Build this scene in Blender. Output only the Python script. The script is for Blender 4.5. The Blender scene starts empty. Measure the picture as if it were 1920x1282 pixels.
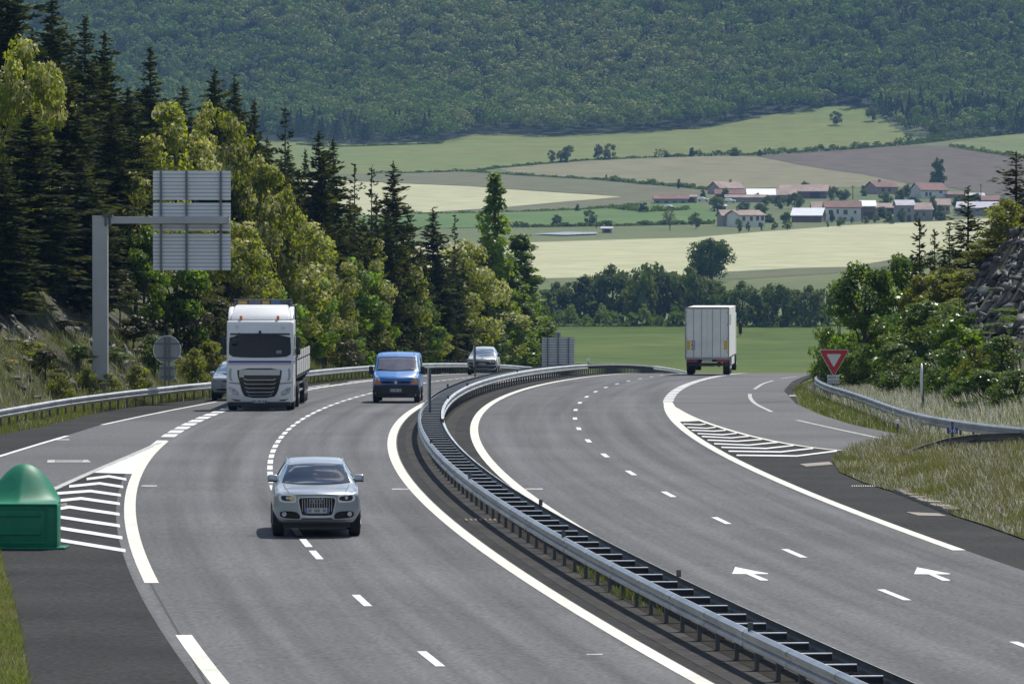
import bpy, bmesh, math, random
import numpy as np
from mathutils import Vector, Matrix
from mathutils.bvhtree import BVHTree
rng = np.random.default_rng(7); random.seed(7)
scene = bpy.context.scene
COL = scene.collection
# ------------------------------------------------------------------ camera geometry (measured from the road markings)
F = 11012.; YH = 475.; CZ = 6.
def zr(Y):
    "height of the carriageway along the valley axis: a gentle crest"
    Y = np.asarray(Y, float)
    q = CZ-(4.4298+4.95e-5*(Y-253.15)**2+.006674*Y)
    q4 = CZ-(4.4298+4.95e-5*(480-253.15)**2+.006674*480)
    return np.where(Y < 480, q, q4-.0291*(Y-480))
def G(px, py, zo=0.):
    "point on the road (raised by zo) surveyed at a photo position"
    f = lambda Y: YH+F*(CZ-zo-float(zr(Y)))/Y-py
    Ys = np.linspace(40., 388., 40); m = int(np.argmin([f(y) for y in Ys]))
    a, b = 40., Ys[m]
    if f(b) > 0: return ((px-960)/F*b, b)
    for _ in range(45):
        c = (a+b)/2
        if f(c) > 0: a = c
        else: b = c
    return ((px-960)/F*a, a)
pc = np.array([-0.25091781, -0.56911095, 4.76770469, -0.28686755, 2.23443188])
_ys = np.arange(0, 700, 1.)
_k = np.polyval(np.polyder(pc, 2), (np.clip(_ys, 85, 350)-200)/100)/1e4
_k[335:] = 0
_m = np.zeros(700); _x = np.zeros(700); _m[200] = np.polyval(np.polyder(pc), 0)/100; _x[200] = pc[-1]
for i in range(201, 700): _m[i] = _m[i-1]+(_k[i]+_k[i-1])/2; _x[i] = _x[i-1]+(_m[i]+_m[i-1])/2
for i in range(199, -1, -1): _m[i] = _m[i+1]-(_k[i]+_k[i+1])/2; _x[i] = _x[i+1]-(_m[i]+_m[i+1])/2
R = lambda Y: np.interp(Y, _ys, _x)          # lane line of the right carriageway
dR = lambda Y: np.interp(Y, _ys, _m)
def offx(Y, o): return float(R(Y)+o*np.sqrt(1+dR(Y)**2))
def offp(Y, o):
    m = float(dR(Y)); n = math.hypot(1, m)
    return (float(R(Y))+o/n, Y-o*m/n)
# far valley profile
_vt = np.array([(0, 0), (480, -4.28), (520, -5.6), (600, -8.0), (750, -10.3), (850, -11.4), (950, -10.5), (1050, -8.6), (1120, -7.0),
                (1180, -4), (1250, .3), (1450, 6.0), (1650, 11.2), (1850, 16.1), (2050, 24.6), (2300, 38.4), (2500, 52.5), (2600, 61.5),
                (2660, 71.2), (2690, 82), (2800, 127), (2900, 165), (3000, 180), (3600, 190)])
_vy = np.arange(0, 3600, 5.)
_vz = np.interp(_vy, _vt[:, 0], _vt[:, 1])
_kk = np.exp(-np.linspace(-2, 2, 13)**2); _kk /= _kk.sum()
_vs = np.convolve(np.pad(_vz, 6, mode='edge'), _kk, 'valid')
def V(Y):
    Y = np.asarray(Y, float)
    return np.where(Y < 480, zr(Y)-.08, np.interp(Y, _vy, np.where(_vy > 560, _vs, _vz)))
def FW(px, py):
    "point on the far valley side surveyed at a photo position"
    Ys = np.arange(860, 3300, 2.); ys = YH-F*(V(Ys)-CZ)/Ys
    i = np.argmax(ys <= py)
    Y = float(Ys[i]); return ((px-960)/F*Y, Y)
# guard rail lines
_lr = [(-17.6, 190.)]+[G(*p) for p in ((0, 805), (120, 782), (230, 766), (392, 746))]
_lrY = np.array([p[1] for p in _lr]); _lrX = np.array([p[0] for p in _lr])
def XL(Y):
    Y = np.asarray(Y, float)
    near = np.interp(Y, np.r_[60, 150, _lrY], np.r_[-24, -19.5, _lrX])
    far = R(Y)-15.0*np.sqrt(1+dR(Y)**2)
    w = np.clip((Y-244)/18, 0, 1)
    return near*(1-w)+far*w
def XRt(Y): return np.interp(Y, [60, 160, 175, 192, 222, 250, 267, 300, 340, 400, 500], [40, 24, 17.6, 15.4, 15.0, 15.0, 15.8, 19.5, 24, 31, 40])
def sstep(a, b, x):
    t = np.clip((x-a)/(b-a), 0, 1); return t*t*(3-2*t)
def terr(X, Y):
    X = np.asarray(X, float); Y = np.asarray(Y, float)
    z = V(Y)
    dl = XL(Y)-1.2-X; dl = np.clip(dl, 0, None)
    wl = 1-sstep(285, 400, Y)
    hb = np.minimum(dl, .8)*.25+np.clip(dl-.8, 0, 5.5)*.95+np.clip(dl-6.3, 0, 60)*.3
    z = z+wl*hb*(1+.06*np.sin(Y*.21)+.05*np.sin(Y*.53+X))*(Y < 560)
    dr = np.clip(X-XRt(Y), 0, None); wr = 1-sstep(252, 330, Y)
    hr = np.minimum(dr, 2)*.35+np.clip(dr-2, 0, 9)*1.4+np.clip(dr-11, 0, 60)*.3
    z = z+wr*hr*(1+.07*np.sin(Y*.27+1)+.05*np.sin(Y*.6+X))*(Y < 560)
    und = np.sin(X*.012+Y*.006)*np.sin(Y*.009+1.3)*1.2*sstep(1000, 1400, Y)*0
    # ridge falls away to the right
    cap = 136+np.where(X < 270, (270-X)*.55, (270-X)*.4)
    far = Y > 2500
    z = np.where(far & (z > cap), cap+(z-cap)*.02, z)
    return z+und
def tz(X, Y): return float(terr(X, Y))
# ------------------------------------------------------------------ materials
def newmat(name):
    m = bpy.data.materials.new(name); m.use_nodes = True
    nt = m.node_tree; nt.nodes.clear()
    return m, nt
def N(nt, t, **kw):
    n = nt.nodes.new(t)
    for k, v in kw.items():
        if k.startswith('i_'):
            n.inputs[k[2:].replace('_', ' ')].default_value = v
        else: setattr(n, k, v)
    return n
def L(nt, a, b): nt.links.new(a, b)
def noisecol(nt, c, var, scale, var2=0, scale2=.3, c2=None, vec=None):
    "colour c broken up by two noises in world metres"
    if vec is None:
        geo = N(nt, 'ShaderNodeNewGeometry'); vec = geo.outputs['Position']
    no = N(nt, 'ShaderNodeTexNoise'); no.inputs['Scale'].default_value = scale; no.inputs['Detail'].default_value = 4
    L(nt, vec, no.inputs['Vector'])
    mr = N(nt, 'ShaderNodeMapRange'); mr.inputs[1].default_value = .25; mr.inputs[2].default_value = .75
    mr.inputs[3].default_value = 1-var; mr.inputs[4].default_value = 1+var
    L(nt, no.outputs[0], mr.inputs[0])
    val = mr.outputs[0]
    n2 = N(nt, 'ShaderNodeTexNoise'); n2.inputs['Scale'].default_value = scale2; n2.inputs['Detail'].default_value = 3
    L(nt, vec, n2.inputs['Vector'])
    if var2:
        m2 = N(nt, 'ShaderNodeMapRange'); m2.inputs[1].default_value = .3; m2.inputs[2].default_value = .7
        m2.inputs[3].default_value = 1-var2; m2.inputs[4].default_value = 1+var2
        L(nt, n2.outputs[0], m2.inputs[0])
        mu = N(nt, 'ShaderNodeMath', operation='MULTIPLY'); L(nt, val, mu.inputs[0]); L(nt, m2.outputs[0], mu.inputs[1]); val = mu.outputs[0]
    if c2 is None:
        base = N(nt, 'ShaderNodeRGB'); base.outputs[0].default_value = (*c, 1); bo = base.outputs[0]
    else:
        mx = N(nt, 'ShaderNodeMix', data_type='RGBA'); mx.inputs[6].default_value = (*c, 1); mx.inputs[7].default_value = (*c2, 1)
        m3 = N(nt, 'ShaderNodeMapRange'); m3.inputs[1].default_value = .4; m3.inputs[2].default_value = .62
        L(nt, n2.outputs[0], m3.inputs[0]); L(nt, m3.outputs[0], mx.inputs[0]); bo = mx.outputs[2]
    vm = N(nt, 'ShaderNodeVectorMath', operation='SCALE'); L(nt, bo, vm.inputs[0]); L(nt, val, vm.inputs['Scale'])
    return vm.outputs[0], no.outputs[0]
def mat(name, c, rough=.6, metal=0., var=.06, scale=6., var2=0., scale2=.4, c2=None, spec=.5, coat=0., bump=0., bscale=None, obj=False):
    m, nt = newmat(name)
    out = N(nt, 'ShaderNodeOutputMaterial'); b = N(nt, 'ShaderNodeBsdfPrincipled')
    L(nt, b.outputs[0], out.inputs[0])
    vec = None
    if obj: vec = N(nt, 'ShaderNodeTexCoord').outputs['Object']
    co, no = noisecol(nt, c, var, scale, var2, scale2, c2, vec)
    L(nt, co, b.inputs['Base Color'])
    b.inputs['Roughness'].default_value = rough; b.inputs['Metallic'].default_value = metal
    b.inputs['Specular IOR Level'].default_value = spec; b.inputs['Coat Weight'].default_value = coat; b.inputs['Coat Roughness'].default_value = .06
    if bump:
        bp = N(nt, 'ShaderNodeBump'); bp.inputs['Strength'].default_value = bump; bp.inputs['Distance'].default_value = .02
        L(nt, no, bp.inputs['Height']); L(nt, bp.outputs[0], b.inputs['Normal'])
    return m
def leafmat(name, c, ct=None, trans=.42, rough=.5, spec=.4, var=.35):
    "leaf: diffuse + light coming through, a slightly different green on every leaf clump and tree"
    m, nt = newmat(name)
    out = N(nt, 'ShaderNodeOutputMaterial'); b = N(nt, 'ShaderNodeBsdfPrincipled'); t = N(nt, 'ShaderNodeBsdfTranslucent')
    mx = N(nt, 'ShaderNodeMixShader'); mx.inputs[0].default_value = trans
    L(nt, b.outputs[0], mx.inputs[1]); L(nt, t.outputs[0], mx.inputs[2]); L(nt, mx.outputs[0], out.inputs[0])
    tc = N(nt, 'ShaderNodeTexCoord'); oi = N(nt, 'ShaderNodeObjectInfo')
    no = N(nt, 'ShaderNodeTexNoise'); no.inputs['Scale'].default_value = 1.1; no.inputs['Detail'].default_value = 3
    L(nt, tc.outputs['Object'], no.inputs['Vector'])
    ad = N(nt, 'ShaderNodeMath', operation='MULTIPLY_ADD'); L(nt, oi.outputs['Random'], ad.inputs[0]); ad.inputs[1].default_value = .35; L(nt, no.outputs[0], ad.inputs[2])
    mr = N(nt, 'ShaderNodeMapRange'); mr.inputs[1].default_value = .3; mr.inputs[2].default_value = 1.05; mr.inputs[3].default_value = 1-var; mr.inputs[4].default_value = 1+var
    L(nt, ad.outputs[0], mr.inputs[0])
    for cc, sock in ((c, b.inputs['Base Color']), (ct or tuple(x*k for x, k in zip(c, (1.5, 1.4, .7))), t.inputs['Color'])):
        vm = N(nt, 'ShaderNodeVectorMath', operation='SCALE'); vm.inputs[0].default_value = cc; L(nt, mr.outputs[0], vm.inputs['Scale']); L(nt, vm.outputs[0], sock)
    b.inputs['Roughness'].default_value = rough; b.inputs['Specular IOR Level'].default_value = spec
    return m
M = {}
def asphalt(name, c, tracks):
    "worn asphalt: fine grain, big soft patches, and paler wheel tracks running along the lanes"
    m, nt = newmat(name); out = N(nt, 'ShaderNodeOutputMaterial'); b = N(nt, 'ShaderNodeBsdfPrincipled'); L(nt, b.outputs[0], out.inputs[0])
    co, no = noisecol(nt, c, .42, 11, .10, .14)
    at = N(nt, 'ShaderNodeAttribute', attribute_name='lane'); ge = N(nt, 'ShaderNodeNewGeometry'); sp = N(nt, 'ShaderNodeSeparateXYZ'); L(nt, ge.outputs['Position'], sp.inputs[0])
    cb = N(nt, 'ShaderNodeCombineXYZ'); L(nt, at.outputs['Fac'], cb.inputs[0]); my = N(nt, 'ShaderNodeMath', operation='MULTIPLY'); L(nt, sp.outputs[1], my.inputs[0]); my.inputs[1].default_value = .012; L(nt, my.outputs[0], cb.inputs[1])
    n1 = N(nt, 'ShaderNodeTexNoise'); n1.inputs['Scale'].default_value = 1.6; n1.inputs['Detail'].default_value = 3; L(nt, cb.outputs[0], n1.inputs['Vector'])
    mr = N(nt, 'ShaderNodeMapRange'); mr.inputs[1].default_value = .3; mr.inputs[2].default_value = .7; mr.inputs[3].default_value = 1-tracks; mr.inputs[4].default_value = 1+tracks; L(nt, n1.outputs[0], mr.inputs[0])
    vm = N(nt, 'ShaderNodeVectorMath', operation='SCALE'); L(nt, co, vm.inputs[0]); L(nt, mr.outputs[0], vm.inputs['Scale']); L(nt, vm.outputs[0], b.inputs['Base Color'])
    b.inputs['Roughness'].default_value = .85; b.inputs['Specular IOR Level'].default_value = .08
    bp = N(nt, 'ShaderNodeBump'); bp.inputs['Strength'].default_value = .3; bp.inputs['Distance'].default_value = .02; L(nt, no, bp.inputs['Height']); L(nt, bp.outputs[0], b.inputs['Normal'])
    return m
M['lane'] = asphalt('lane_asphalt', (.130, .129, .131), .24)
M['shoulder'] = mat('shoulder_asphalt', (.040, .039, .037), .8, var=.50, scale=9, var2=.2, scale2=.25, spec=.05, bump=.4)
M['ramp'] = mat('ramp_asphalt', (.135, .134, .134), .75, var=.36, scale=10, var2=.16, scale2=.13, spec=.08, bump=.25)
M['strip'] = mat('median_gravel', (.060, .058, .055), .9, var=.35, scale=5, var2=.2, scale2=.6, spec=.05, bump=.8)
M['paint'] = mat('road_paint', (.70, .70, .68), .6, var=.18, scale=12, var2=.14, scale2=.8)
M['cream'] = mat('cream_road_paint', (.69, .66, .56), .6, var=.16, scale=10, var2=.12, scale2=.7)
M['worn'] = mat('worn_road_paint', (.42, .41, .38), .7, var=.3, scale=6, var2=.2, scale2=1.5)
M['faint'] = mat('faint_road_paint', (.24, .24, .235), .75, var=.2, scale=8, var2=.15, scale2=1.5)
M['concrete'] = mat('concrete', (.27, .24, .20), .85, var=.2, scale=5, bump=.5)
M['drain'] = mat('rusty_drain_iron', (.16, .12, .09), .8, var=.25, scale=8)
M['steel'] = mat('galvanised_steel', (.40, .415, .43), .44, 1., var=.16, scale=2.5, var2=.16, scale2=.5)
M['postst'] = mat('weathered_and_shaded_steel', (.12, .125, .13), .6, .5, var=.2, scale=4, var2=.1)  # posts; on the median beams' inner faces its dark tone paints their shade
M['alu'] = mat('aluminium_sheet', (.78, .79, .80), .55, .05, var=.04, scale=2, obj=True)
M['alu_dk'] = mat('aluminium_rib', (.17, .18, .19), .5, .5, var=.1, scale=3)
M['gantry'] = mat('painted_grey_steel', (.47, .465, .45), .55, .05, var=.06, scale=1.2, var2=.08, scale2=.5)
M['signback'] = mat('grey_sign_back', (.36, .37, .37), .55, .1, var=.06, scale=3)
M['white'] = mat('white_paint', (.78, .78, .77), .35, var=.03, scale=2, spec=.5, coat=.3, obj=True)
M['soilshade'] = mat('soil_with_shade', (.028, .025, .020), .95, var=.5, scale=4, spec=.1)
M['innershade'] = mat('shaded_inner_steel', (.20, .205, .21), .6, .5, var=.2, scale=4, var2=.1)  # darker copy of the beam steel, shade of the inner faces as colour
M['seam'] = mat('panel_gap', (.05, .055, .06), .6, var=.0)
M['joint'] = mat('bitumen_joint', (.045, .045, .045), .9, var=.3, scale=6)
M['trim'] = mat('satin_trim', (.62, .63, .65), .3, .4, var=.0, obj=True)
M['truckglass'] = mat('truck_windscreen', (.010, .013, .018), .08, var=.2, scale=1.5, spec=.22, obj=True)
M['rung'] = mat('lit_galvanised_bar', (.68, .69, .70), .4, .25, var=.08, scale=3)
M['farback'] = mat('pale_sign_back', (.62, .62, .61), .55, .05, var=.06, scale=3)
M['offwhite'] = mat('white_trailer_panel', (.84, .82, .76), .5, var=.05, scale=1.5, var2=.08, scale2=.8, obj=True)
M['boards'] = mat('pale_wood_boards', (.55, .54, .50), .6, var=.08, scale=3, var2=.1, scale2=1, obj=True)
M['silver'] = mat('silver_car_paint', (.40, .435, .47), .28, .45, var=.01, coat=.5, obj=True)
M['greyblue'] = mat('grey_blue_car_paint', (.40, .45, .53), .3, .4, var=.01, coat=.6, obj=True)
M['warmgrey'] = mat('grey_suv_paint', (.55, .55, .55), .28, .35, var=.01, coat=.7, obj=True)
M['blue'] = mat('blue_van_paint', (.045, .19, .50), .4, 0, var=.02, coat=.4, obj=True)
M['black'] = mat('black_plastic', (.018, .018, .02), .5, var=.1, obj=True)
M['gloss'] = mat('black_gloss', (.01, .01, .012), .15, var=.0, obj=True)
M['rubber'] = mat('tyre_rubber', (.018, .018, .018), .8, var=.15, scale=12, obj=True)
M['rim'] = mat('alloy_rim', (.42, .43, .45), .35, .8, var=.05, obj=True)
M['chrome'] = mat('chrome', (.72, .73, .75), .14, 1., var=.0, obj=True)
M['glass'] = mat('dark_windscreen_glass', (.008, .018, .034), .04, var=.0, spec=.8, coat=.6, obj=True)
M['vanglass'] = mat('grey_windscreen_glass', (.13, .125, .16), .12, var=.25, scale=3, spec=.8, obj=True)
M['suvglass'] = mat('bluish_windscreen_glass', (.10, .16, .23), .08, var=.15, scale=2, spec=1, coat=1., obj=True)
M['lamp'] = mat('headlamp_glass', (.42, .44, .47), .12, .3, var=.6, scale=11, coat=1., obj=True)
M['amber'] = mat('amber_lens', (.80, .22, .02), .2, var=.05, coat=.6, obj=True)
M['warm'] = mat('warm_lamp_lens', (.85, .62, .22), .2, var=.1, coat=.6, obj=True)
M['red'] = mat('red_sign_film', (.60, .035, .03), .4, var=.03, obj=True)
M['redlens'] = mat('red_lens', (.35, .02, .02), .3, var=.03, obj=True)
M['signwhite'] = mat('white_sign_film', (.80, .80, .79), .45, var=.02, obj=True)
M['navy'] = mat('navy_tarpaulin', (.022, .032, .10), .5, var=.1, obj=True)
M['signblue'] = mat('blue_sign_film', (.03, .07, .28), .45, var=.03, obj=True)
M['stripe_red'] = mat('red_stripe', (.55, .16, .10), .4, var=.02, obj=True)
M['stripe_blue'] = mat('blue_stripe', (.04, .06, .26), .4, var=.02, obj=True)
M['yellow'] = mat('yellow_reflector', (.72, .48, .05), .5, var=.05, obj=True)
M['ochre'] = mat('ochre_tarpaulin', (.45, .27, .05), .6, var=.15, obj=True)
M['bluetarp'] = mat('blue_tarpaulin', (.05, .12, .26), .6, var=.15, obj=True)
M['greytarp'] = mat('grey_tarpaulin', (.12, .12, .13), .6, var=.15, obj=True)
M['cream_card'] = mat('cream_card', (.55, .53, .42), .6, var=.03, obj=True)
M['plate'] = mat('number_plate', (.50, .50, .50), .5, var=.05, obj=True)
M['smudge'] = mat('grey_lettering', (.22, .21, .22), .6, var=.1, obj=True)
M['eu'] = mat('plate_blue', (.05, .12, .42), .5, var=.02, obj=True)
M['green'] = mat('green_plastic', (.007, .19, .10), .5, var=.10, scale=4, var2=.12, scale2=2.5, spec=.3, obj=True)
M['chassis'] = mat('dark_chassis', (.03, .03, .032), .7, var=.2, obj=True)
M['rust'] = mat('rusty_bar', (.14, .06, .045), .7, var=.2, obj=True)
M['bark'] = mat('bark', (.075, .058, .045), .9, var=.3, scale=5, obj=True, bump=.6)
M['bark_pale'] = mat('pale_bark', (.14, .125, .10), .9, var=.3, scale=5, obj=True)
# ------------------------------------------------------------------ object helpers
def tag(o, label, cat, group=None, kind=None):
    if label: o['label'] = label
    if cat: o['category'] = cat
    if group: o['group'] = group
    if kind: o['kind'] = kind
    return o
def thing(name, label, cat, loc=(0, 0, 0), rz=0., group=None):
    o = bpy.data.objects.new(name, None); COL.objects.link(o); o.empty_display_size = .3
    o.location = loc; o.rotation_euler = (0, 0, rz)
    return tag(o, label, cat, group)
def link(name, me, mats, parent=None, smooth=False):
    for m in (mats if isinstance(mats, (list, tuple)) else [mats]): me.materials.append(M[m] if isinstance(m, str) else m)
    if smooth: me.shade_smooth()
    o = bpy.data.objects.new(name, me); COL.objects.link(o)
    if parent is not None: o.parent = parent
    return o
class MB:
    "collects boxes, prisms, tubes into one mesh"
    def __init__(s): s.v = []; s.f = []; s.m = []
    def add(s, vs, fs, mi=0):
        k = len(s.v); s.v += [tuple(map(float, v)) for v in vs]; s.f += [tuple(i+k for i in f) for f in fs]; s.m += [mi]*len(fs); return s
    def box(s, x0, x1, y0, y1, z0, z1, mi=0):
        return s.add([(x0, y0, z0), (x1, y0, z0), (x1, y1, z0), (x0, y1, z0), (x0, y0, z1), (x1, y0, z1), (x1, y1, z1), (x0, y1, z1)],
                     [(0, 3, 2, 1), (4, 5, 6, 7), (0, 1, 5, 4), (1, 2, 6, 5), (2, 3, 7, 6), (3, 0, 4, 7)], mi)
    def prism(s, poly, a, b, axis='y', mi=0):
        "polygon in the other two axes extruded a..b along axis"
        n = len(poly)
        def P(p, t): return {'y': (p[0], t, p[1]), 'x': (t, p[0], p[1]), 'z': (p[0], p[1], t)}[axis]
        vs = [P(p, a) for p in poly]+[P(p, b) for p in poly]
        fs = [tuple(range(n)), tuple(range(2*n-1, n-1, -1))]+[(i, i+n, (i+1) % n+n, (i+1) % n) for i in range(n)]
        return s.add(vs, fs, mi)
    def tube(s, pts, r, n=8, mi=0, cap=True):
        pts = [Vector(p) for p in pts]; rs = r if isinstance(r, (list, tuple)) else [r]*len(pts)
        vs = []
        for i, p in enumerate(pts):
            d = (pts[min(i+1, len(pts)-1)]-pts[max(i-1, 0)]).normalized()
            u = d.cross(Vector((0, 0, 1)) if abs(d.z) < .9 else Vector((0, 1, 0))).normalized(); w = d.cross(u)
            vs += [p+(u*math.cos(t)+w*math.sin(t))*rs[i] for t in [2*math.pi*k/n for k in range(n)]]
        fs = [(i*n+k, i*n+(k+1) % n, (i+1)*n+(k+1) % n, (i+1)*n+k) for i in range(len(pts)-1) for k in range(n)]
        if cap: fs += [tuple(range(n-1, -1, -1)), tuple(range((len(pts)-1)*n, len(pts)*n))]
        return s.add(vs, fs, mi)
    def sweep(s, path, prof, mi=0, up=True):
        "2-D profile (side, height) carried along a ground path of (x, y, z); side is to the right of travel"
        n = len(prof); vs = []
        for i, p in enumerate(path):
            a = path[max(i-1, 0)]; b = path[min(i+1, len(path)-1)]
            d = Vector((b[0]-a[0], b[1]-a[1], 0)).normalized(); r = Vector((d.y, -d.x, 0))
            vs += [(p[0]+r.x*q[0], p[1]+r.y*q[0], p[2]+q[1]) for q in prof]
        fs = [(i*n+k, i*n+(k+1) % n, (i+1)*n+(k+1) % n, (i+1)*n+k) for i in range(len(path)-1) for k in range(n)]
        fs += [tuple(range(n-1, -1, -1)), tuple(range((len(path)-1)*n, len(path)*n))]
        return s.add(vs, fs, mi)
    def build(s, name, mats, parent=None, smooth=False, bevel=0., seg=2):
        me = bpy.data.meshes.new(name); me.from_pydata(s.v, [], s.f)
        me.polygons.foreach_set('material_index', s.m)
        bm = bmesh.new(); bm.from_mesh(me)
        bmesh.ops.recalc_face_normals(bm, faces=bm.faces)
        if bevel:
            bmesh.ops.bevel(bm, geom=[e for e in bm.edges if len(e.link_faces) == 2 and e.calc_face_angle(0) > .5], offset=bevel, segments=seg, affect='EDGES', profile=.5, clamp_overlap=True)
        bm.to_mesh(me); bm.free(); me.update()
        o = link(name, me, mats, parent, smooth)
        if smooth: me.set_sharp_from_angle(angle=math.radians(38))
        return o
def np_mesh(name, V_, Fq, mi=None):
    "large mesh straight from arrays; Fq is (n, 3 or 4)"
    me = bpy.data.meshes.new(name); V_ = np.ascontiguousarray(V_, np.float32); Fq = np.ascontiguousarray(Fq, np.int32)
    n, k = Fq.shape
    me.vertices.add(len(V_)); me.vertices.foreach_set('co', V_.ravel())
    me.loops.add(n*k); me.loops.foreach_set('vertex_index', Fq.ravel())
    me.polygons.add(n); me.polygons.foreach_set('loop_start', np.arange(0, n*k, k, dtype=np.int32))
    if mi is not None: me.polygons.foreach_set('material_index', np.ascontiguousarray(mi, np.int32))
    me.update(calc_edges=True); me.validate()
    return me
def in_poly(P, poly):
    x, y = P[:, 0], P[:, 1]; r = np.zeros(len(P), bool); n = len(poly)
    for i in range(n):
        x0, y0 = poly[i]; x1, y1 = poly[(i+1) % n]
        c = ((y0 > y) != (y1 > y)) & (x < (x1-x0)*(y-y0)/((y1-y0) if y1 != y0 else 1e-9)+x0)
        r ^= c
    return r
def chaikin(poly, n=2, closed=True):
    for _ in range(n):
        q = []
        m = len(poly)
        for i in range(m if closed else m-1):
            a = poly[i]; b = poly[(i+1) % m]
            q += [tuple(.75*x+.25*y for x, y in zip(a, b)), tuple(.25*x+.75*y for x, y in zip(a, b))]
        poly = q if closed else [poly[0]]+q+[poly[-1]]
    return poly
def draped(name, poly, zf, mats, kind='structure', sx=20., sy=20., parent=None):
    "flat sheet following the ground height zf(x, y) inside a world polygon"
    bm = bmesh.new(); bm.faces.new([bm.verts.new((x, y, 0)) for x, y in poly])
    xs = [p[0] for p in poly]; ys = [p[1] for p in poly]
    for (ax, lo, hi, st) in ((0, min(xs), max(xs), sx), (1, min(ys), max(ys), sy)):
        t = math.floor(lo/st)*st+st
        while t < hi:
            co = (t, 0, 0) if ax == 0 else (0, t, 0); no = (1, 0, 0) if ax == 0 else (0, 1, 0)
            bmesh.ops.bisect_plane(bm, geom=bm.verts[:]+bm.edges[:]+bm.faces[:], plane_co=co, plane_no=no); t += st
    for v in bm.verts: v.co.z = zf(v.co.x, v.co.y)
    for f in bm.faces:
        f.normal_update()
        if f.normal.z < 0: f.normal_flip()
    me = bpy.data.meshes.new(name); bm.to_mesh(me); bm.free()
    o = link(name, me, mats, parent)
    if kind and parent is None: o['kind'] = kind
    return o
def text_mesh(txt, size, spacing=1.0):
    cu = bpy.data.curves.new('lettering', 'FONT'); cu.body = txt; cu.size = size; cu.align_x = 'CENTER'; cu.align_y = 'CENTER'; cu.extrude = .003; cu.space_character = spacing; cu.space_line = .95
    o = bpy.data.objects.new('lettering', cu); COL.objects.link(o)
    dg = bpy.context.evaluated_depsgraph_get(); me = bpy.data.meshes.new_from_object(o.evaluated_get(dg))
    bpy.data.objects.remove(o); me.materials.clear(); return me
# ------------------------------------------------------------------ ground sheet
def groundmat():
    m, nt = newmat('grass_ground'); out = N(nt, 'ShaderNodeOutputMaterial'); b = N(nt, 'ShaderNodeBsdfPrincipled'); L(nt, b.outputs[0], out.inputs[0])
    g1, no = noisecol(nt, (.070, .090, .028), .3, 1.5, .15, .12, c2=(.11, .105, .045))
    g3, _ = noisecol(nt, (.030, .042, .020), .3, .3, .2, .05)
    g2, _ = noisecol(nt, (.105, .135, .050), .10, .25, .10, .006, c2=(.125, .14, .060))
    rk, n3 = noisecol(nt, (.085, .078, .068), .5, 2.5, .2, .5, c2=(.075, .075, .035))
    at = N(nt, 'ShaderNodeAttribute', attribute_name='rock'); af = N(nt, 'ShaderNodeAttribute', attribute_name='valley')
    m1 = N(nt, 'ShaderNodeMix', data_type='RGBA'); L(nt, af.outputs['Fac'], m1.inputs[0]); L(nt, g1, m1.inputs[6]); L(nt, g2, m1.inputs[7])
    m2 = N(nt, 'ShaderNodeMix', data_type='RGBA'); L(nt, at.outputs['Fac'], m2.inputs[0]); L(nt, m1.outputs[2], m2.inputs[6]); L(nt, rk, m2.inputs[7])
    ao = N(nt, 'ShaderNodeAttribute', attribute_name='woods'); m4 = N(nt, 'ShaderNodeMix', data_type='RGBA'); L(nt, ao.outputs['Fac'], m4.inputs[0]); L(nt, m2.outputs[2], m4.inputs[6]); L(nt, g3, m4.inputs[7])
    L(nt, m4.outputs[2], b.inputs['Base Color']); b.inputs['Roughness'].default_value = .9; b.inputs['Specular IOR Level'].default_value = .15
    return m
M['ground'] = groundmat()
gx = np.r_[-900, -700, -560, -440, -340, -260, -200, -150, -120, -95, -75, -60, -50, np.arange(-44, 44.1, 1.), 50, 60, 75, 95, 120, 150, 200, 260, 340, 440, 560, 700, 900]
gy = np.r_[-40, 0, 30, 50, np.arange(60, 300, 1.5), np.arange(300, 520, 4.), np.arange(520, 2500, 10.), np.arange(2500, 2960, 6.), np.arange(2960, 3500, 40.)]
GX, GY = np.meshgrid(gx, gy)
GZ = terr(GX, GY)
GZ = GZ+np.where((GY < 470), .12*np.sin(GX*1.9+GY*.7)*np.sin(GY*1.3)*np.clip((np.maximum(XL(GY)-2-GX, GX-XRt(GY)-.5))/2, 0, 1), 0)
nx, ny = len(gx), len(gy)
idx = np.arange(nx*ny).reshape(ny, nx)
me = np_mesh('ground', np.c_[GX.ravel(), GY.ravel(), GZ.ravel()], np.c_[idx[:-1, :-1].ravel(), idx[:-1, 1:].ravel(), idx[1:, 1:].ravel(), idx[1:, :-1].ravel()])
dl = XL(GY)-GX; drr = GX-XRt(GY)
rockm = sstep(1.4, 2.4, dl)*(1-sstep(5.2, 6.8, dl))*(1-sstep(262, 285, GY))+sstep(2.0, 3.0, drr)*(1-sstep(12, 14, drr))*(1-sstep(255, 275, GY))
rockm = np.clip(rockm, 0, 1)*(GY < 330)
a = me.attributes.new('rock', 'FLOAT', 'POINT'); a.data.foreach_set('value', rockm.ravel().astype(np.float32))
a = me.attributes.new('valley', 'FLOAT', 'POINT'); a.data.foreach_set('value', sstep(480, 620, GY).ravel().astype(np.float32))
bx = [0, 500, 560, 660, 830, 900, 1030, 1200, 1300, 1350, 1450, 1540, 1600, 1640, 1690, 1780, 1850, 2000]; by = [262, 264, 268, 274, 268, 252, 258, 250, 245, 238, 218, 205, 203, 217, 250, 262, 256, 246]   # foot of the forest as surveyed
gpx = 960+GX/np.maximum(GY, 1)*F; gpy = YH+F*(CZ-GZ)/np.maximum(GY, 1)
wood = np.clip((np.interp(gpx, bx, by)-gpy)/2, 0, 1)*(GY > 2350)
a = me.attributes.new('woods', 'FLOAT', 'POINT'); a.data.foreach_set('value', wood.ravel().astype(np.float32))
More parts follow.
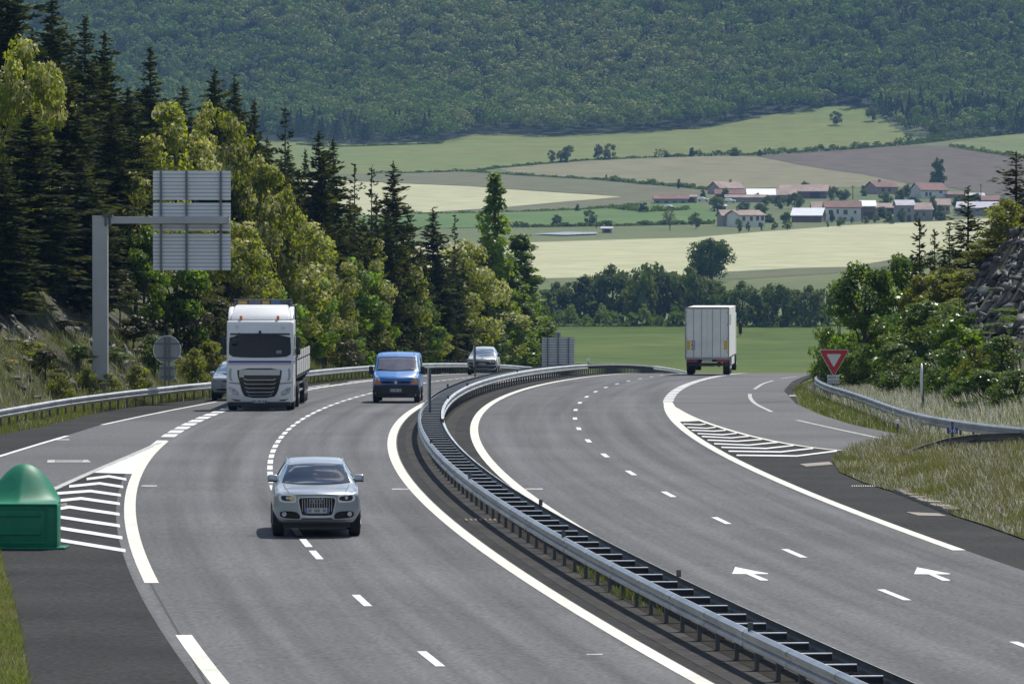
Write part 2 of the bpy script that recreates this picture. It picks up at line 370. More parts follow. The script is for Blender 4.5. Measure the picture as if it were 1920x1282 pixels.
link('ground', me, 'ground', smooth=True)['kind'] = 'structure'
# ------------------------------------------------------------------ paved surfaces
def strip(name, fl, fr, Y0, Y1, dz, m, step=3., nx=3):
    Ys = np.r_[np.arange(Y0, Y1, step), Y1]; vs = []; fs = []
    for Y in Ys:
        a, b = fl(Y), fr(Y)
        for k in range(nx+1): vs.append((a+(b-a)*k/nx, Y, float(zr(Y))+dz))
    w = nx+1
    for i in range(len(Ys)-1):
        for k in range(nx): fs.append((i*w+k, i*w+k+1, (i+1)*w+k+1, (i+1)*w+k))
    me = bpy.data.meshes.new(name); me.from_pydata(vs, [], fs)
    at = me.attributes.new('lane', 'FLOAT', 'POINT'); at.data.foreach_set('value', [float((v[0]-R(v[1]))/np.sqrt(1+dR(v[1])**2)) for v in vs])
    o = link(name, me, m); o['kind'] = 'structure'; return o
pl = [G(*p) for p in ((0, 814.6), (79.6, 800), (185.6, 773.5), (238.7, 764), (392, 747))]
def pavedL(Y):
    near = np.interp(Y, [60, 170, 185]+[p[1] for p in pl], [-30, -22, -17.2]+[p[0] for p in pl])
    w = float(np.clip((Y-246)/12, 0, 1)); return float(near*(1-w)+offx(Y, -14.95)*w)
pr = [G(*p) for p in ((1743, 825.5), (1661, 810), (1605, 799), (1537.5, 779), (1498, 759), (1487, 734))]
def pavedR(Y):
    near = float(np.interp(Y, [60, 168, 180]+[p[1] for p in pr], [26, 24, 22]+[p[0] for p in pr]))
    w = float(np.clip((Y-262)/10, 0, 1)); return near*(1-w)+offx(Y, 8.9)*w
strip('road_shoulder', pavedL, pavedR, 58, 600, 0, 'shoulder', 2.5, 6)
strip('left_carriageway', lambda Y: offx(Y, -13.62), lambda Y: offx(Y, -6.0), 58, 600, .006, 'lane', nx=6)
strip('right_carriageway', lambda Y: offx(Y, -3.38), lambda Y: offx(Y, 3.66), 58, 600, .006, 'lane', nx=6)
strip('median_strip', lambda Y: offx(Y, -5.75-.0*Y), lambda Y: offx(Y, -4.15), 58, 600, .006, 'strip', nx=2)
strip('median_soil_and_shade', lambda Y: offx(Y, -5.05), lambda Y: offx(Y, -4.55), 58, 600, .012, 'soilshade', nx=1)  # dark soil between the rails, with their shade put into its colour
W = lambda l: [G(*p) for p in l]
road_z = lambda dz: (lambda x, y: float(zr(y))+dz)
exitp = W([(0, 970), (92, 923), (270, 845), (300, 828), (316, 815), (349, 794), (389, 776)])
ex2 = [(offx(Y, -13.62), Y) for Y in (235, 260, 285)]+[(offx(Y, -13.7), Y) for Y in (275, 250)]
draped('exit_lane', W([(-60, 1000)])+exitp+[(offx(235, -13.65), 235), (offx(250, -13.66), 250)]+W([(405, 752.5), (191, 796), (126, 816), (0, 854), (-60, 875)]), road_z(.004), 'lane', sx=50, sy=4)
entry = [(offx(Y, 3.68), Y) for Y in (420, 380, 340, 300, 270, 250, 240)]+W([(1254, 757), (1266, 767), (1315, 790), (1382, 812), (1464, 831), (1545, 842), (1599, 847), (1700, 852)])+[(22, 170), (22, 176.5)]+W([(1735, 823), (1655, 808), (1600, 796.5), (1533, 776), (1492, 757)])+[(offx(Y, 8.4), Y) for Y in (265, 300, 340, 380, 420)]
draped('entry_lane', entry, road_z(.004), 'ramp', sx=50, sy=4)
# ------------------------------------------------------------------ painted markings
def ribbon(name, pts, width, m, dz=.014, taper=None):
    "painted line of constant width along world points"
    vs = []; fs = []; n = len(pts)
    for i, p in enumerate(pts):
        a = pts[max(i-1, 0)]; b = pts[min(i+1, n-1)]; d = Vector((b[0]-a[0], b[1]-a[1])).normalized()
        w = width/2
        for s in (-1, 1): x = p[0]+s*d.y*w; y = p[1]-s*d.x*w; vs.append((x, y, float(zr(y))+dz))
    fs = [(2*i, 2*i+1, 2*i+3, 2*i+2) for i in range(n-1)]
    return vs, fs
def offline(o, Y0, Y1, step=3.): return [offp(Y, o) for Y in np.r_[np.arange(Y0, Y1, step), Y1]]
def paint(name, ribs, m):
    mb = MB()
    for vs, fs in ribs: mb.add(vs, fs)
    me = bpy.data.meshes.new(name); me.from_pydata(mb.v, [], mb.f); o = link(name, me, m); o['kind'] = 'structure'; return o
def smooth_px(l, n=2): return chaikin(W(l), n, closed=False)
paint('right_carriageway_inner_edge_line', [ribbon('', offline(-3.52, 60, 600), .27, None)], 'cream')
paint('left_carriageway_inner_edge_line', [ribbon('', offline(-6.17, 60, 600), .27, None)], 'cream')
def arcs(o, Y0, Y1):
    "cumulative arc length helper along offset line"
    Ys = np.arange(Y0, Y1, .5); P = np.array([offp(Y, o) for Y in Ys]); s = np.r_[0, np.cumsum(np.hypot(*np.diff(P, axis=0).T))]
    return Ys, s
def dashes(o, Yc, per, length, Ymin, Ymax, width):
    Ys, s = arcs(o, 58, 600); sc = np.interp(Yc, Ys, s); r = []
    for k in range(-40, 200):
        c = sc+k*per
        ya = np.interp(c-length/2, s, Ys); yb = np.interp(c+length/2, s, Ys)
        if ya > Ymin and yb < Ymax: r.append(ribbon('', [offp(y, o) for y in (ya, (ya+yb)/2, yb)], width, None))
    return r
y0 = G(1676, 1116)[1]
paint('right_lane_dashes', dashes(0, y0, 13, 3, 60, 500, .15), 'paint')
ya = G(571, 1015)[1]
paint('left_lane_dashes', dashes(-9.73, ya, 4.33, 3, G(590, 1052)[1], 430, .15)+[ribbon('', [offp(G(*p)[1]-1.5, -9.73), offp(G(*p)[1]+1.5, -9.73)], .15, None) for p in ((671, 1120), (790, 1226))], 'paint')
# right carriageway outer edge, ends at a slanted cut; then short thick blocks along the merge
y1 = G(1803, 1034)[1]; y2 = G(1251, 754)[1]
paint('right_carriageway_outer_edge_line', [ribbon('', offline(3.52, y1, y2), .27, None)], 'cream')
paint('merge_blocks', dashes(3.55, y2+3.2, 4.33, 3, y2+.6, 430, .42), 'paint')
y3 = G(279, 1086)[1]; y4 = G(306, 827)[1]
paint('left_carriageway_outer_edge_line', [ribbon('', offline(-13.3, y3, y4), .27, None), ribbon('', offline(-13.3, 62, G(338, 1180)[1]), .27, None)], 'cream')
paint('exit_blocks', dashes(-13.38, G(314, 816.7)[1], 4.33, 3, y4+.4, 380, .45), 'paint')
paint('exit_lane_edge_line', [ribbon('', smooth_px(l, 1), .16, None) for l in ([(-30, 865), (60, 837), (126, 817.5)], [(191, 797), (290, 775.5), (405, 753.6)])]+[ribbon('', [offp(Y, -13.95) for Y in np.arange(Ya, Ya+20, 3)], .15, None) for Ya in (268, 296, 330)], 'paint')
paint('entry_lane_edge_lines', [ribbon('', smooth_px(l, 2), .16, None) for l in ([(1494, 788), (1560, 803), (1640, 820), (1700, 833)], [(1450, 713.8), (1430, 719.5), (1415, 730)], [(1406, 739), (1406.5, 747), (1416, 758), (1447, 772.5)], [(1494, 706.2), (1464, 709.8)])], 'worn')
paint('gore_edge_line', [ribbon('', smooth_px([(1262, 763), (1285, 776.5), (1315, 790), (1382.5, 812), (1463.7, 831), (1545, 842.5), (1599, 846.5)], 2), .17, None)], 'cream')
paint('exit_gore_edge_line', [ribbon('', smooth_px([(300, 830), (262, 847.5), (180, 882), (92, 921.5), (30, 950)], 1), .20, None)], 'worn')
def pxpoly(name, polys, m, dz=.013):
    mb = MB()
    for p in polys:
        q = W(p); vs = [(x, y, float(zr(y))+dz) for x, y in q]; mb.add(vs, [tuple(range(len(vs)))])
    me = bpy.data.meshes.new(name); me.from_pydata(mb.v, [], mb.f); bm = bmesh.new(); bm.from_mesh(me)
    bmesh.ops.triangulate(bm, faces=bm.faces[:])
    for f in bm.faces:
        f.normal_update()
        if f.normal.z < 0: f.normal_flip()
    bm.to_mesh(me); bm.free()
    o = link(name, me, m); o['kind'] = 'structure'; return o
pxpoly('merge_gore_fill', [[(1243, 753.6), (1260.6, 753.6), (1268, 766), (1314, 789), (1290, 790.5), (1270, 790.7), (1252, 774)]], 'cream', .011)
pxpoly('exit_gore_fill', [[(294, 826), (314, 826), (281, 857), (250.5, 889), (176, 886.5), (222, 862), (281, 836)]], 'paint', .011)
def chev(tri, t, ox, oy, sc):
    (a, b, c) = [(ox+p[0]*sc, oy+p[1]*sc) for p in tri]; h = t/2
    return [(a[0], a[1]-h), (b[0], b[1]-h), (c[0], c[1]-h), (c[0]+.5, c[1]+h), (b[0], b[1]+h), (a[0], a[1]+h)]
rc = [((225, 388), (340, 393), (380, 388)), ((255, 412), (390, 418), (450, 411)), ((285, 432), (440, 438), (520, 432)), ((325, 455), (500, 463), (595, 453)),
      ((355, 475), (560, 485), (680, 473)), ((395, 500), (600, 508), (770, 495)), ((440, 525), (680, 535), (880, 515)), ((490, 550), (800, 558), (990, 537)),
      ((540, 577), (900, 582), (1125, 557)), ((595, 605), (1015, 610), (1290, 575))]
pxpoly('merge_gore_chevrons', [chev(t, 1.7+.085*i, 1220, 690, .2708) for i, t in enumerate(rc)], 'paint')
lc = [((470, 170), (590, 155), (685, 172)), ((375, 210), (540, 193), (668, 213)), ((285, 250), (490, 235), (655, 258)), ((310, 288), (440, 275), (650, 305)),
      ((315, 332), (375, 322), (648, 362)), ((200, 362), (315, 375), (650, 425)), ((200, 420), (315, 435), (663, 490)), ((200, 484), (312, 500), (680, 560))]
pxpoly('exit_gore_chevrons', [chev(t, 4.4+.25*i, 0, 840, .345) for i, t in enumerate(lc)], 'paint')
arrow = [(555, 95), (700, 124), (800, 142), (802, 148), (692, 148), (803, 192), (800, 196), (745, 196), (640, 148), (531, 147)]
pxpoly('merge_arrows', [[(1240+p[0]/4, 1040+p[1]/4) for p in arrow], [(1240+p[0]/4+341.5-.0, 1040.5+p[1]/4) for p in arrow]], 'paint')
pxpoly('tick_marks', [[(x0, y-1), (x1, y-1), (x1, y+1), (x0, y+1)] for x0, x1, y in ((265, 294, 911.5), (735, 766, 917.5), (985, 1018, 917.3), (100, 130, 824.6), (1480, 1497, 742), (1100, 1130, 1228))], 'worn')
pxpoly('old_lane_marking', [[(89, 862.6), (104, 862.6), (102, 867.6), (88, 867.6)], [(156, 862.6), (164, 862.6), (171, 867.2), (153, 867.2)]], 'worn')
pxpoly('old_lane_lettering', [[(105, 862.6), (155, 862.6), (152, 867.4), (103, 867.4)]], 'faint', .010)
# bitumen sealed joints and cracks in the wearing course
def joint(pts, w=.05): return ribbon('', smooth_px(pts, 1), w, None, .0105)
paint('sealed_joints', [joint([(1222, 757), (1300, 755), (1400, 756), (1480, 752)], .14), joint([(262, 1060), (330, 1180), (390, 1290)], .04)], 'joint')
# drain covers, concrete pads, gutter
def pad(name, poly, m, label, cat, h=.03):
    q = W(poly); mb = MB(); mb.prism([(x, y) for x, y in q], 0, 1, axis='z')
    n = len(q); z = [float(zr(y)) for x, y in q]
    mb.v = [(v[0], v[1], z[i % n]+(-.02 if i < n else h)) for i, v in enumerate(mb.v)]
    return tag(mb.build(name, m), label, cat)
pad('drain_cover', [(110, 946), (124, 943), (127, 949), (112, 950)], 'drain', 'rusty square drain cover between the white stripes by the green plastic nose', 'drain cover', .016)
pad('concrete_slab', [(1500, 870.5), (1555, 866), (1562, 871), (1512, 875)], 'concrete', 'brownish concrete slab set in dark shoulder at tip of grass wedge', 'slab', .014)
pad('concrete_slab', [(1699, 960.5), (1760, 963), (1776, 968), (1722, 967)], 'concrete', 'grey worn slab set in the dark shoulder below the gutter stones', 'slab', .014)
mb = MB()
for k in range(13):
    x = 1597+k*4.2; q = W([(x, 911), (x+2.2, 911), (x+2.6, 913.2), (x+.3, 913.2)]); mb.add([(a_, b_, float(zr(b_))+.02) for a_, b_ in q], [(3, 2, 1, 0)])
tag(mb.build('drain_grate', 'worn'), 'narrow slotted drain grate across the dark right shoulder', 'drain grate')
mb = MB(); gp = smooth_px([(1688, 923), (1740, 944), (1790, 963.5)], 3)
for i in range(0, len(gp)-1):
    a_, b_ = Vector(gp[i]), Vector(gp[i+1]); d = (b_-a_)*.46; c = (a_+b_)/2; nrm = Vector((-d.y, d.x)).normalized()*.16; z = float(zr(c.y))
    q = [c-d-nrm, c+d-nrm, c+d+nrm, c-d+nrm]; hh = .10+random.uniform(-.02, .03)
    mb.add([(p.x, p.y, z-.01) for p in q]+[(p.x, p.y, z+hh) for p in q], [(0, 1, 5, 4), (1, 2, 6, 5), (2, 3, 7, 6), (3, 0, 4, 7), (4, 5, 6, 7)])
tag(mb.build('gutter_kerb', 'concrete', bevel=.02), 'weathered stone gutter kerb edging the grass wedge on the right', 'kerb')
mb = MB()
for k in range(8):
    x = 871+k*9; q = W([(x, 973.5), (x+5, 974), (x+6, 977.5), (x+1, 977)]); mb.add([(a_, b_, float(zr(b_))+.022) for a_, b_ in q], [(3, 2, 1, 0)])
tag(mb.build('drain_grate', 'drain'), 'rusty slotted drain grate at the foot of the median guard rail', 'drain grate')
# ------------------------------------------------------------------ guard rails
def wprof(side, h0, flip=1):
    "two-wave beam, bulging to 'side'"
    o = [(0, 0), (.075, .045), (.08, .10), (.012, .135), (.012, .175), (.08, .21), (.075, .265), (0, .31)]
    return [(side*a, h0+b) for a, b in o]+[(side*(a-.012), h0+b) for a, b in o[::-1]]
def resample(path, step):
    P = np.array(path, float); s = np.r_[0, np.cumsum(np.hypot(*np.diff(P[:, :2], axis=0).T))]
    t = np.arange(0, s[-1], step)
    return [(np.interp(a, s, P[:, 0]), np.interp(a, s, P[:, 1])) for a in t]

def post(mb, x, y, z, h, w=.030, d=.05, yaw=0.):
    c, s = math.cos(yaw), math.sin(yaw)
    def P(a, b, zz): return (x+a*c-b*s, y+a*s+b*c, zz)
    q = [(-w, -d), (w, -d), (w, d), (-w, d)]
    mb.add([P(a, b, z-.3) for a, b in q]+[P(a, b, z+h) for a, b in q], [(0, 1, 5, 4), (1, 2, 6, 5), (2, 3, 7, 6), (3, 0, 4, 7), (4, 5, 6, 7)]); return mb
oLm = lambda Y: float(np.interp(Y, [60, 100, 180, 240, 300, 600], [-5.12, -5.16, -5.26, -5.36, -5.6, -5.7]))
oRm = lambda Y: float(np.interp(Y, [60, 100, 180, 240, 300, 600], [-4.46, -4.50, -4.58, -4.66, -4.66, -4.66]))
med = thing('median_guard_rail', 'long double steel guard rail with ladder of crossbars curving between the two carriageways', 'guard rail', (offx(100, -4.83), 100, float(zr(100))))
def under(o, root): o.parent = root; o.matrix_parent_inverse = Matrix.Translation(-Vector(root.location)); return o
Ym = np.arange(62, 602, 2.)
pL = [(*offp(Y, oLm(Y)), 0) for Y in Ym]; pL = [(x, y, float(zr(y))) for x, y, _ in pL]
pR = [(*offp(Y, oRm(Y)), 0) for Y in Ym]; pR = [(x, y, float(zr(y))) for x, y, _ in pR]
def beam_with_joints(path, side, h0):
    mb = MB(); mb.sweep(path, wprof(side, h0)); mb.m = [1 if 8 <= i % 16 < 15 and i < (len(path)-1)*16 else 0 for i in range(len(mb.f))]  # inner faces get the darker steel: shade painted as colour
    for i in range(2, min(len(path)-1, 120), 2):      # lapped joints
        a, b = path[i], path[i+1]; e = [(a[0], a[1], a[2]), tuple(a[j]+(b[j]-a[j])*.16 for j in range(3))]
        o = [(s_*1.06+side*.005, h_) for s_, h_ in wprof(side, h0)[:8]]
        mb.sweep(e, o+[(s_-side*.004, h_) for s_, h_ in o[::-1]])
    return mb
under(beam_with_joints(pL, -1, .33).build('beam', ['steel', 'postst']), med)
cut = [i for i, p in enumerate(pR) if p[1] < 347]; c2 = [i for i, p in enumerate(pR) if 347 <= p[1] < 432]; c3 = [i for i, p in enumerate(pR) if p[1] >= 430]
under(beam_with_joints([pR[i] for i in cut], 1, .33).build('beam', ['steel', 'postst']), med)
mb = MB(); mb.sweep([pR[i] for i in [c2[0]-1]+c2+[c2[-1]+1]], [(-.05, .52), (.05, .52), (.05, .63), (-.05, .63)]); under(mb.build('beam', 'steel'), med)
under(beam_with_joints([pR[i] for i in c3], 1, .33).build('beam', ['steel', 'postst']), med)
restp = MB(); rests = MB()
for i, Y in enumerate(Ym):
    yaw = -math.atan(float(dR(Y)))
    for o_, s_ in ((oLm(Y)+.14, -1), (oRm(Y)-.14, 1)):
        x, y = offp(Y, o_); mb = MB() if i < 50 else restp
        post(mb, x, y, float(zr(y)), .47, yaw=yaw); mb.box(min(x, x+s_*.12), max(x, x+s_*.12), y-.05, y+.05, float(zr(y))+.36, float(zr(y))+.45)
        if i < 50: under(mb.build('post', 'postst'), med)
    a, b = offp(Y+.06, oLm(Y)+.05), offp(Y+.06, oRm(Y)-.05); z = float(zr(Y))
    mb = MB() if i < 100 else rests
    for (h0_, h1_, w_, mi_) in ((.46, .553, .035, 1), (.555, .57, .055, 0)):     # crossbar: dark web and pale top flange, shade and sun painted in
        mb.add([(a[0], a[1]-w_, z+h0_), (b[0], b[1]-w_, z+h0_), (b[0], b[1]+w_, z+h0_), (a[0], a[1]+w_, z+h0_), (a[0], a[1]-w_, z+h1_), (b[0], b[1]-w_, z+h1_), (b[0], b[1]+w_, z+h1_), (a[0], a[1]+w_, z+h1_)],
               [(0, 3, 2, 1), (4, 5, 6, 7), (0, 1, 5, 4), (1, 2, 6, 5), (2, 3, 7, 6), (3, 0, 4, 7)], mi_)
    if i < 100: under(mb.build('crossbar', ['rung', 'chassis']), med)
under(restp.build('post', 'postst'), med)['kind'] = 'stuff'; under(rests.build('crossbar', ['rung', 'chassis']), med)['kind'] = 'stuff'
def side_rail(name, pts, side, label, h0=.36, pside=0, maxp=100, ht=None):
    P = resample(pts, 2.0); z = [(ht or (lambda x, y: float(zr(y))))(x, y) for x, y in P]
    root = thing(name, label, 'guard rail', (P[0][0], P[0][1], z[0]))
    path = [(p[0], p[1], zz) for p, zz in zip(P, z)]
    under(beam_with_joints(path, side, h0).build('beam', ['steel', 'innershade']), root)
    rest = MB(); n = 0
    for i, (x, y, zz) in enumerate(path):
        a = path[max(i-1, 0)]; b = path[min(i+1, len(path)-1)]; d = Vector((b[0]-a[0], b[1]-a[1])).normalized(); r = Vector((d.y, -d.x))*(-side)
        yaw = math.atan2(d.y, d.x)-math.pi/2
        mb = MB() if n < maxp else rest
        post(mb, x+r.x*.14, y+r.y*.14, zz, h0+.29, yaw=yaw)
        q = [Vector((x, y))+r*t for t in (.0, .1)]; mb.tube([(q[0].x, q[0].y, zz+h0+.15), (q[1].x, q[1].y, zz+h0+.15)], .05, 6)
        if n < maxp: under(mb.build('post', 'postst'), root)
        n += 1
    if rest.v: under(rest.build('post', 'postst'), root)['kind'] = 'stuff'
    return root
Ls = [(float(XL(Y)), Y) for Y in np.arange(150, 500, 4.)]
side_rail('roadside_guard_rail', Ls, 1, 'steel guard rail along the left verge beneath the tree covered bank', h0=.36)
rpx = [G(*p, .66) for p in ((2060, 812), (1920, 803), (1800, 790), (1700, 772), (1600, 735))]
Rr = chaikin([(27, 166.5)]+rpx+[(12.9, 240), (13.3, 258), (14.2, 272), (16.2, 292), (18.2, 320), (20, 350), (22, 390)], 3, closed=False)
side_rail('roadside_guard_rail', Rr, -1, 'steel guard rail on the outside of the right hand ramp below the shrubs', h0=.36)
wz = lambda x, y: float(zr(y))+float(np.interp(x, [10.0, 12.2, 13], [-.52, -.1, 0]))
Wr = [G(*p, .6) for p in ((1645, 838), (1700, 828), (1800, 818), (1920, 814), (2080, 812))]
side_rail('roadside_guard_rail', resample(Wr, .5), -1, 'guard rail seen from behind with its end sinking into the grass wedge', h0=.34, ht=wz)
# ------------------------------------------------------------------ vehicles (local: nose at y = 0 looking to -y, x to the viewer's right)
def pchip(xs, ys, x):
    xs = np.asarray(xs, float); ys = np.asarray(ys, float); h = np.diff(xs); d = np.diff(ys)/h; m = np.zeros(len(xs))
    for i in range(1, len(xs)-1):
        if d[i-1]*d[i] > 0: w1 = 2*h[i]+h[i-1]; w2 = h[i]+2*h[i-1]; m[i] = (w1+w2)/(w1/d[i-1]+w2/d[i])
    m[0] = d[0]; m[-1] = d[-1]
    i = np.clip(np.searchsorted(xs, x)-1, 0, len(xs)-2); t = (x-xs[i])/h[i]
    return (2*t**3-3*t**2+1)*ys[i]+(t**3-2*t**2+t)*h[i]*m[i]+(-2*t**3+3*t**2)*ys[i+1]+(t**3-t**2)*h[i]*m[i+1]
def loft_body(st, sweep=.2, fade=1.1, n=56, crown=.04):
    "st rows: y, zb, wb, wm, zs, ws, zt, wt -> shell mesh data"
    st = np.array(st, float); ys = st[:, 0]
    yy = np.unique(np.r_[ys, np.linspace(ys[0], ys[-1], n)])
    rows = []
    for y in yy:
        zb, wb, wm, zs, ws, zt, wt = [float(pchip(ys, st[:, k], y)) for k in range(1, 8)]
        half = [(0, zb), (wb*.9, zb), (wb, zb+.03), (wm, zb+.42*(zs-zb)), (wm, zb+.62*(zs-zb)), (ws, zs), (ws+(wt-ws)*.5, zs+(zt-zs)*.52), (wt, zt-crown), (wt*.8, zt-crown*.35), (0, zt)]
        half = chaikin(half, 2, closed=False)
        full = half+[(-a, b) for a, b in half[-2:0:-1]]
        rows.append([(a, y+sweep*(a/max(wm, .1))**2*max(0, 1-y/fade)**1.5, b) for a, b in full])
    k = len(rows[0]); vs = [p for r in rows for p in r]
    fs = [(i*k+j, i*k+(j+1) % k, (i+1)*k+(j+1) % k, (i+1)*k+j) for i in range(len(rows)-1) for j in range(k)]
    mb = MB(); m = len(half); fx = np.linspace(-1, 1, 17)
    def cap(row, y0, sw, wm, flip):
        "end face as a grid so that it bulges smoothly"
        base = len(vs); vs.extend([(row[j][0]*f, y0+sw*(row[j][0]*f/wm)**2, row[j][2]) for j in range(m) for f in fx]); w = len(fx)
        for j in range(m-1):
            for i in range(w-1):
                q = (base+j*w+i, base+j*w+i+1, base+(j+1)*w+i+1, base+(j+1)*w+i); fs.append(q[::-1] if flip else q)
    cap(rows[0], float(yy[0]), sweep*max(0, 1-yy[0]/fade)**1.5, max(float(pchip(ys, st[:, 3], yy[0])), .1), False); cap(rows[-1], float(yy[-1]), 0, 1, True)
    mb.add(vs, fs); return mb
def bvh_of(mb):
    bm = bmesh.new(); vs = [bm.verts.new(v) for v in mb.v]
    for f in mb.f: bm.faces.new([vs[i] for i in f])
    t = BVHTree.FromBMesh(bm); bm.free(); return t
def drape(name, poly, bvh, m, parent, ax='front', off=.008, step=.07, fall=0., bulge=0.):
    "panel laid on the body: poly in (x, z) from the front/back, (y, z) from the sides, (x, y) from the top"
    bm = bmesh.new(); bm.faces.new([bm.verts.new((a, b, 0)) for a, b in poly])
    for k in (0, 1):
        lo = min(p[k] for p in poly); hi = max(p[k] for p in poly); t = lo+step
        while t < hi-step*.3:
            bmesh.ops.bisect_plane(bm, geom=bm.verts[:]+bm.edges[:]+bm.faces[:], plane_co=(t, 0, 0) if k == 0 else (0, t, 0), plane_no=(1, 0, 0) if k == 0 else (0, 1, 0)); t += step
    bm.verts.ensure_lookup_table(); dirs = {'front': (0, 1, 0), 'back': (0, -1, 0), 'right': (-1, 0, 0), 'left': (1, 0, 0), 'top': (0, 0, -1)}; d = Vector(dirs[ax]); hit = []
    for v in bm.verts:
        a, b = v.co.x, v.co.y
        o = {'front': (a, -40, b), 'back': (a, 60, b), 'right': (9, a, b), 'left': (-9, a, b), 'top': (a, b, 9)}[ax]
        h = bvh.ray_cast(Vector(o), d)
        if h[0] is not None: v.co = h[0]-d*off; hit.append(v.co.copy())
        else: v.co = Vector((1e6, a, b))
    for v in bm.verts:
        if v.co.x > 1e5:
            a, b = v.co.y, v.co.z
            def pt(q): return {'front': (q.x, q.z), 'back': (q.x, q.z), 'right': (q.y, q.z), 'left': (q.y, q.z), 'top': (q.x, q.y)}[ax]
            q = min(hit, key=lambda q: (pt(q)[0]-a)**2+(pt(q)[1]-b)**2) if hit else Vector((0, fall, 0))
            v.co = Vector({'front': (a, q.y, b), 'back': (a, q.y, b), 'right': (q.x, a, b), 'left': (q.x, a, b), 'top': (a, b, q.z)}[ax])
    if bulge:
        hw_ = max(abs(p[0]) for p in poly)
        for v in bm.verts: v.co.y -= bulge*(1-(v.co.x/hw_)**2)
    r = bmesh.ops.extrude_face_region(bm, geom=bm.faces[:])
    for e in r['geom']:
        if isinstance(e, bmesh.types.BMVert): e.co += d*.02
    bmesh.ops.recalc_face_normals(bm, faces=bm.faces[:])
    me = bpy.data.meshes.new(name); bm.to_mesh(me); bm.free()
    o = link(name, me, m, parent, bulge > 0)
    if bulge: me.set_sharp_from_angle(angle=math.radians(50))
    return o
def mirror(p): return [(-a, b) for a, b in p][::-1]
def wheel(parent, x, y, r, w, dual=False, rimr=.62):
    mb = MB(); s = 1 if x > 0 else -1; n = 24
    prof = [(-w/2, r*.62), (-w/2, r*.9), (-w/2+.03, r), (w/2-.03, r), (w/2, r*.9), (w/2, r*.62)]
    vs = [(a, b*math.sin(2*math.pi*k/n), b*math.cos(2*math.pi*k/n)) for a, b in prof for k in range(n)]
    fs = [(i*n+k, i*n+(k+1) % n, (i+1)*n+(k+1) % n, (i+1)*n+k) for i in range(len(prof)-1) for k in range(n)]+[tuple(range(n-1, -1, -1)), tuple(range(5*n, 6*n))]
    mb.add(vs, fs); ty = mb.build('wheel', 'rubber', parent, smooth=True); ty.location = (x, y, r)
    m2 = MB(); o = s*(w/2+.004)
    m2.tube([(o-s*.03, 0, 0), (o, 0, 0)], r*rimr, 20)
    for k in range(5):
        t = 2*math.pi*k/5; c, sn = math.cos(t), math.sin(t); q = []
        for a, b in ((.12, -.05), (.12, .05), (rimr*.96, .09), (rimr*.96, -.09)):
            q.append((o+s*.012, r*(a*c-b*sn), r*(a*sn+b*c)))
        m2.add(q+[(o, p[1], p[2]) for p in q], [(0, 1, 2, 3), (0, 4, 5, 1), (1, 5, 6, 2), (2, 6, 7, 3), (3, 7, 4, 0)], 1)
    m2.build('rim', ['chassis', 'rim'], ty)
    return ty
def mirror_pod(parent, x, y, z, w, h, m, s, d=.12, arm=True):
    mb = MB(); mb.box(x-w/2, x+w/2, y, y+d, z-h/2, z+h/2)
    o = mb.build('wing_mirror', m, parent, smooth=True, bevel=min(w, h, d)*.3, seg=3)
    if arm:
        a = MB(); a.box(min(x-s*w*.4, x-s*(w*.5+.09)), max(x-s*w*.4, x-s*(w*.5+.09)), y+.03, y+.09, z-h*.42, z-h*.18); a.build('mirror_arm', 'black', o)
    return o
def plate(parent, bvh, x, z, w=.52, h=.11, off=.02, eu=True, ax='front'):
    p = drape('number_plate', [(x-w/2, z-h/2), (x+w/2, z-h/2), (x+w/2, z+h/2), (x-w/2, z+h/2)], bvh, 'plate', parent, ax, off, .2)
    yv = min(v.co.y for v in p.data.vertices)-.002
    mb = MB()
    for a, b in ((-.19, -.12), (-.065, .065), (.12, .19)):
        mb.box(x+a*w/.52, x+b*w/.52, yv-.003, yv+.004, z-h*.27, z+h*.27, 0)
    for s in (-1, 1): mb.box(x+s*w*.46-w*.04, x+s*w*.46+w*.04, yv-.003, yv+.004, z-h*.46, z+h*.46, 1)
    mb.build('plate_lettering', ['smudge', 'eu'], p); return p
def yaw_at(Y, extra=0): return -math.atan(float(dR(Y)))+math.radians(extra)
def ground_place(px, py, dy=0., extra=0):
    x, y = G(px, py); return (x, y-dy, float(zr(y-dy))+.012), yaw_at(y, extra)
# ---- silver SUV in the foreground
def rows_suv(k=1., h=1., Lg=4.63, hood=1.0):
    w = k
    return [(0, .38, .66*w, .84*w, .885*h, .80*w, .93*h, .62*w), (.06, .33, .76*w, .90*w, .91*h, .865*w, .965*h, .70*w), (.3, .29, .80*w, .94*w, .945*h, .90*w, 1.02*h, .74*w), (.7, .27, .82*w, .945*w, .98*h, .90*w, 1.06*h, .74*w),
            (hood, .27, .82*w, .945*w, 1.03*h, .91*w, 1.115*h, .77*w), (hood+.14, .27, .82*w, .945*w, 1.04*h, .91*w, 1.15*h, .76*w), (hood+.55, .27, .82*w, .945*w, 1.06*h, .91*w, 1.365*h, .675*w), (hood+.98, .27, .82*w, .945*w, 1.07*h, .91*w, 1.54*h, .60*w), (hood+1.3, .27, .82*w, .945*w, 1.08*h, .91*w, 1.60*h, .60*w), (hood+1.8, .27, .82*w, .945*w, 1.08*h, .91*w, 1.63*h, .60*w),
            (Lg*.8, .27, .82*w, .945*w, 1.08*h, .90*w, 1.58*h, .585*w), (Lg*.93, .3, .80*w, .93*w, 1.06*h, .88*w, 1.44*h, .55*w), (Lg*.98, .33, .78*w, .90*w, 1.02*h, .84*w, 1.15*h, .62*w), (Lg, .38, .7*w, .84*w, .95*h, .78*w, 1.0*h, .60*w)]
loc, rz = ground_place(597, 1004.5, .92, -1.6)
car = thing('car', 'silver SUV with a wide black grille coming straight at the camera over the lane dashes', 'car', loc, rz)
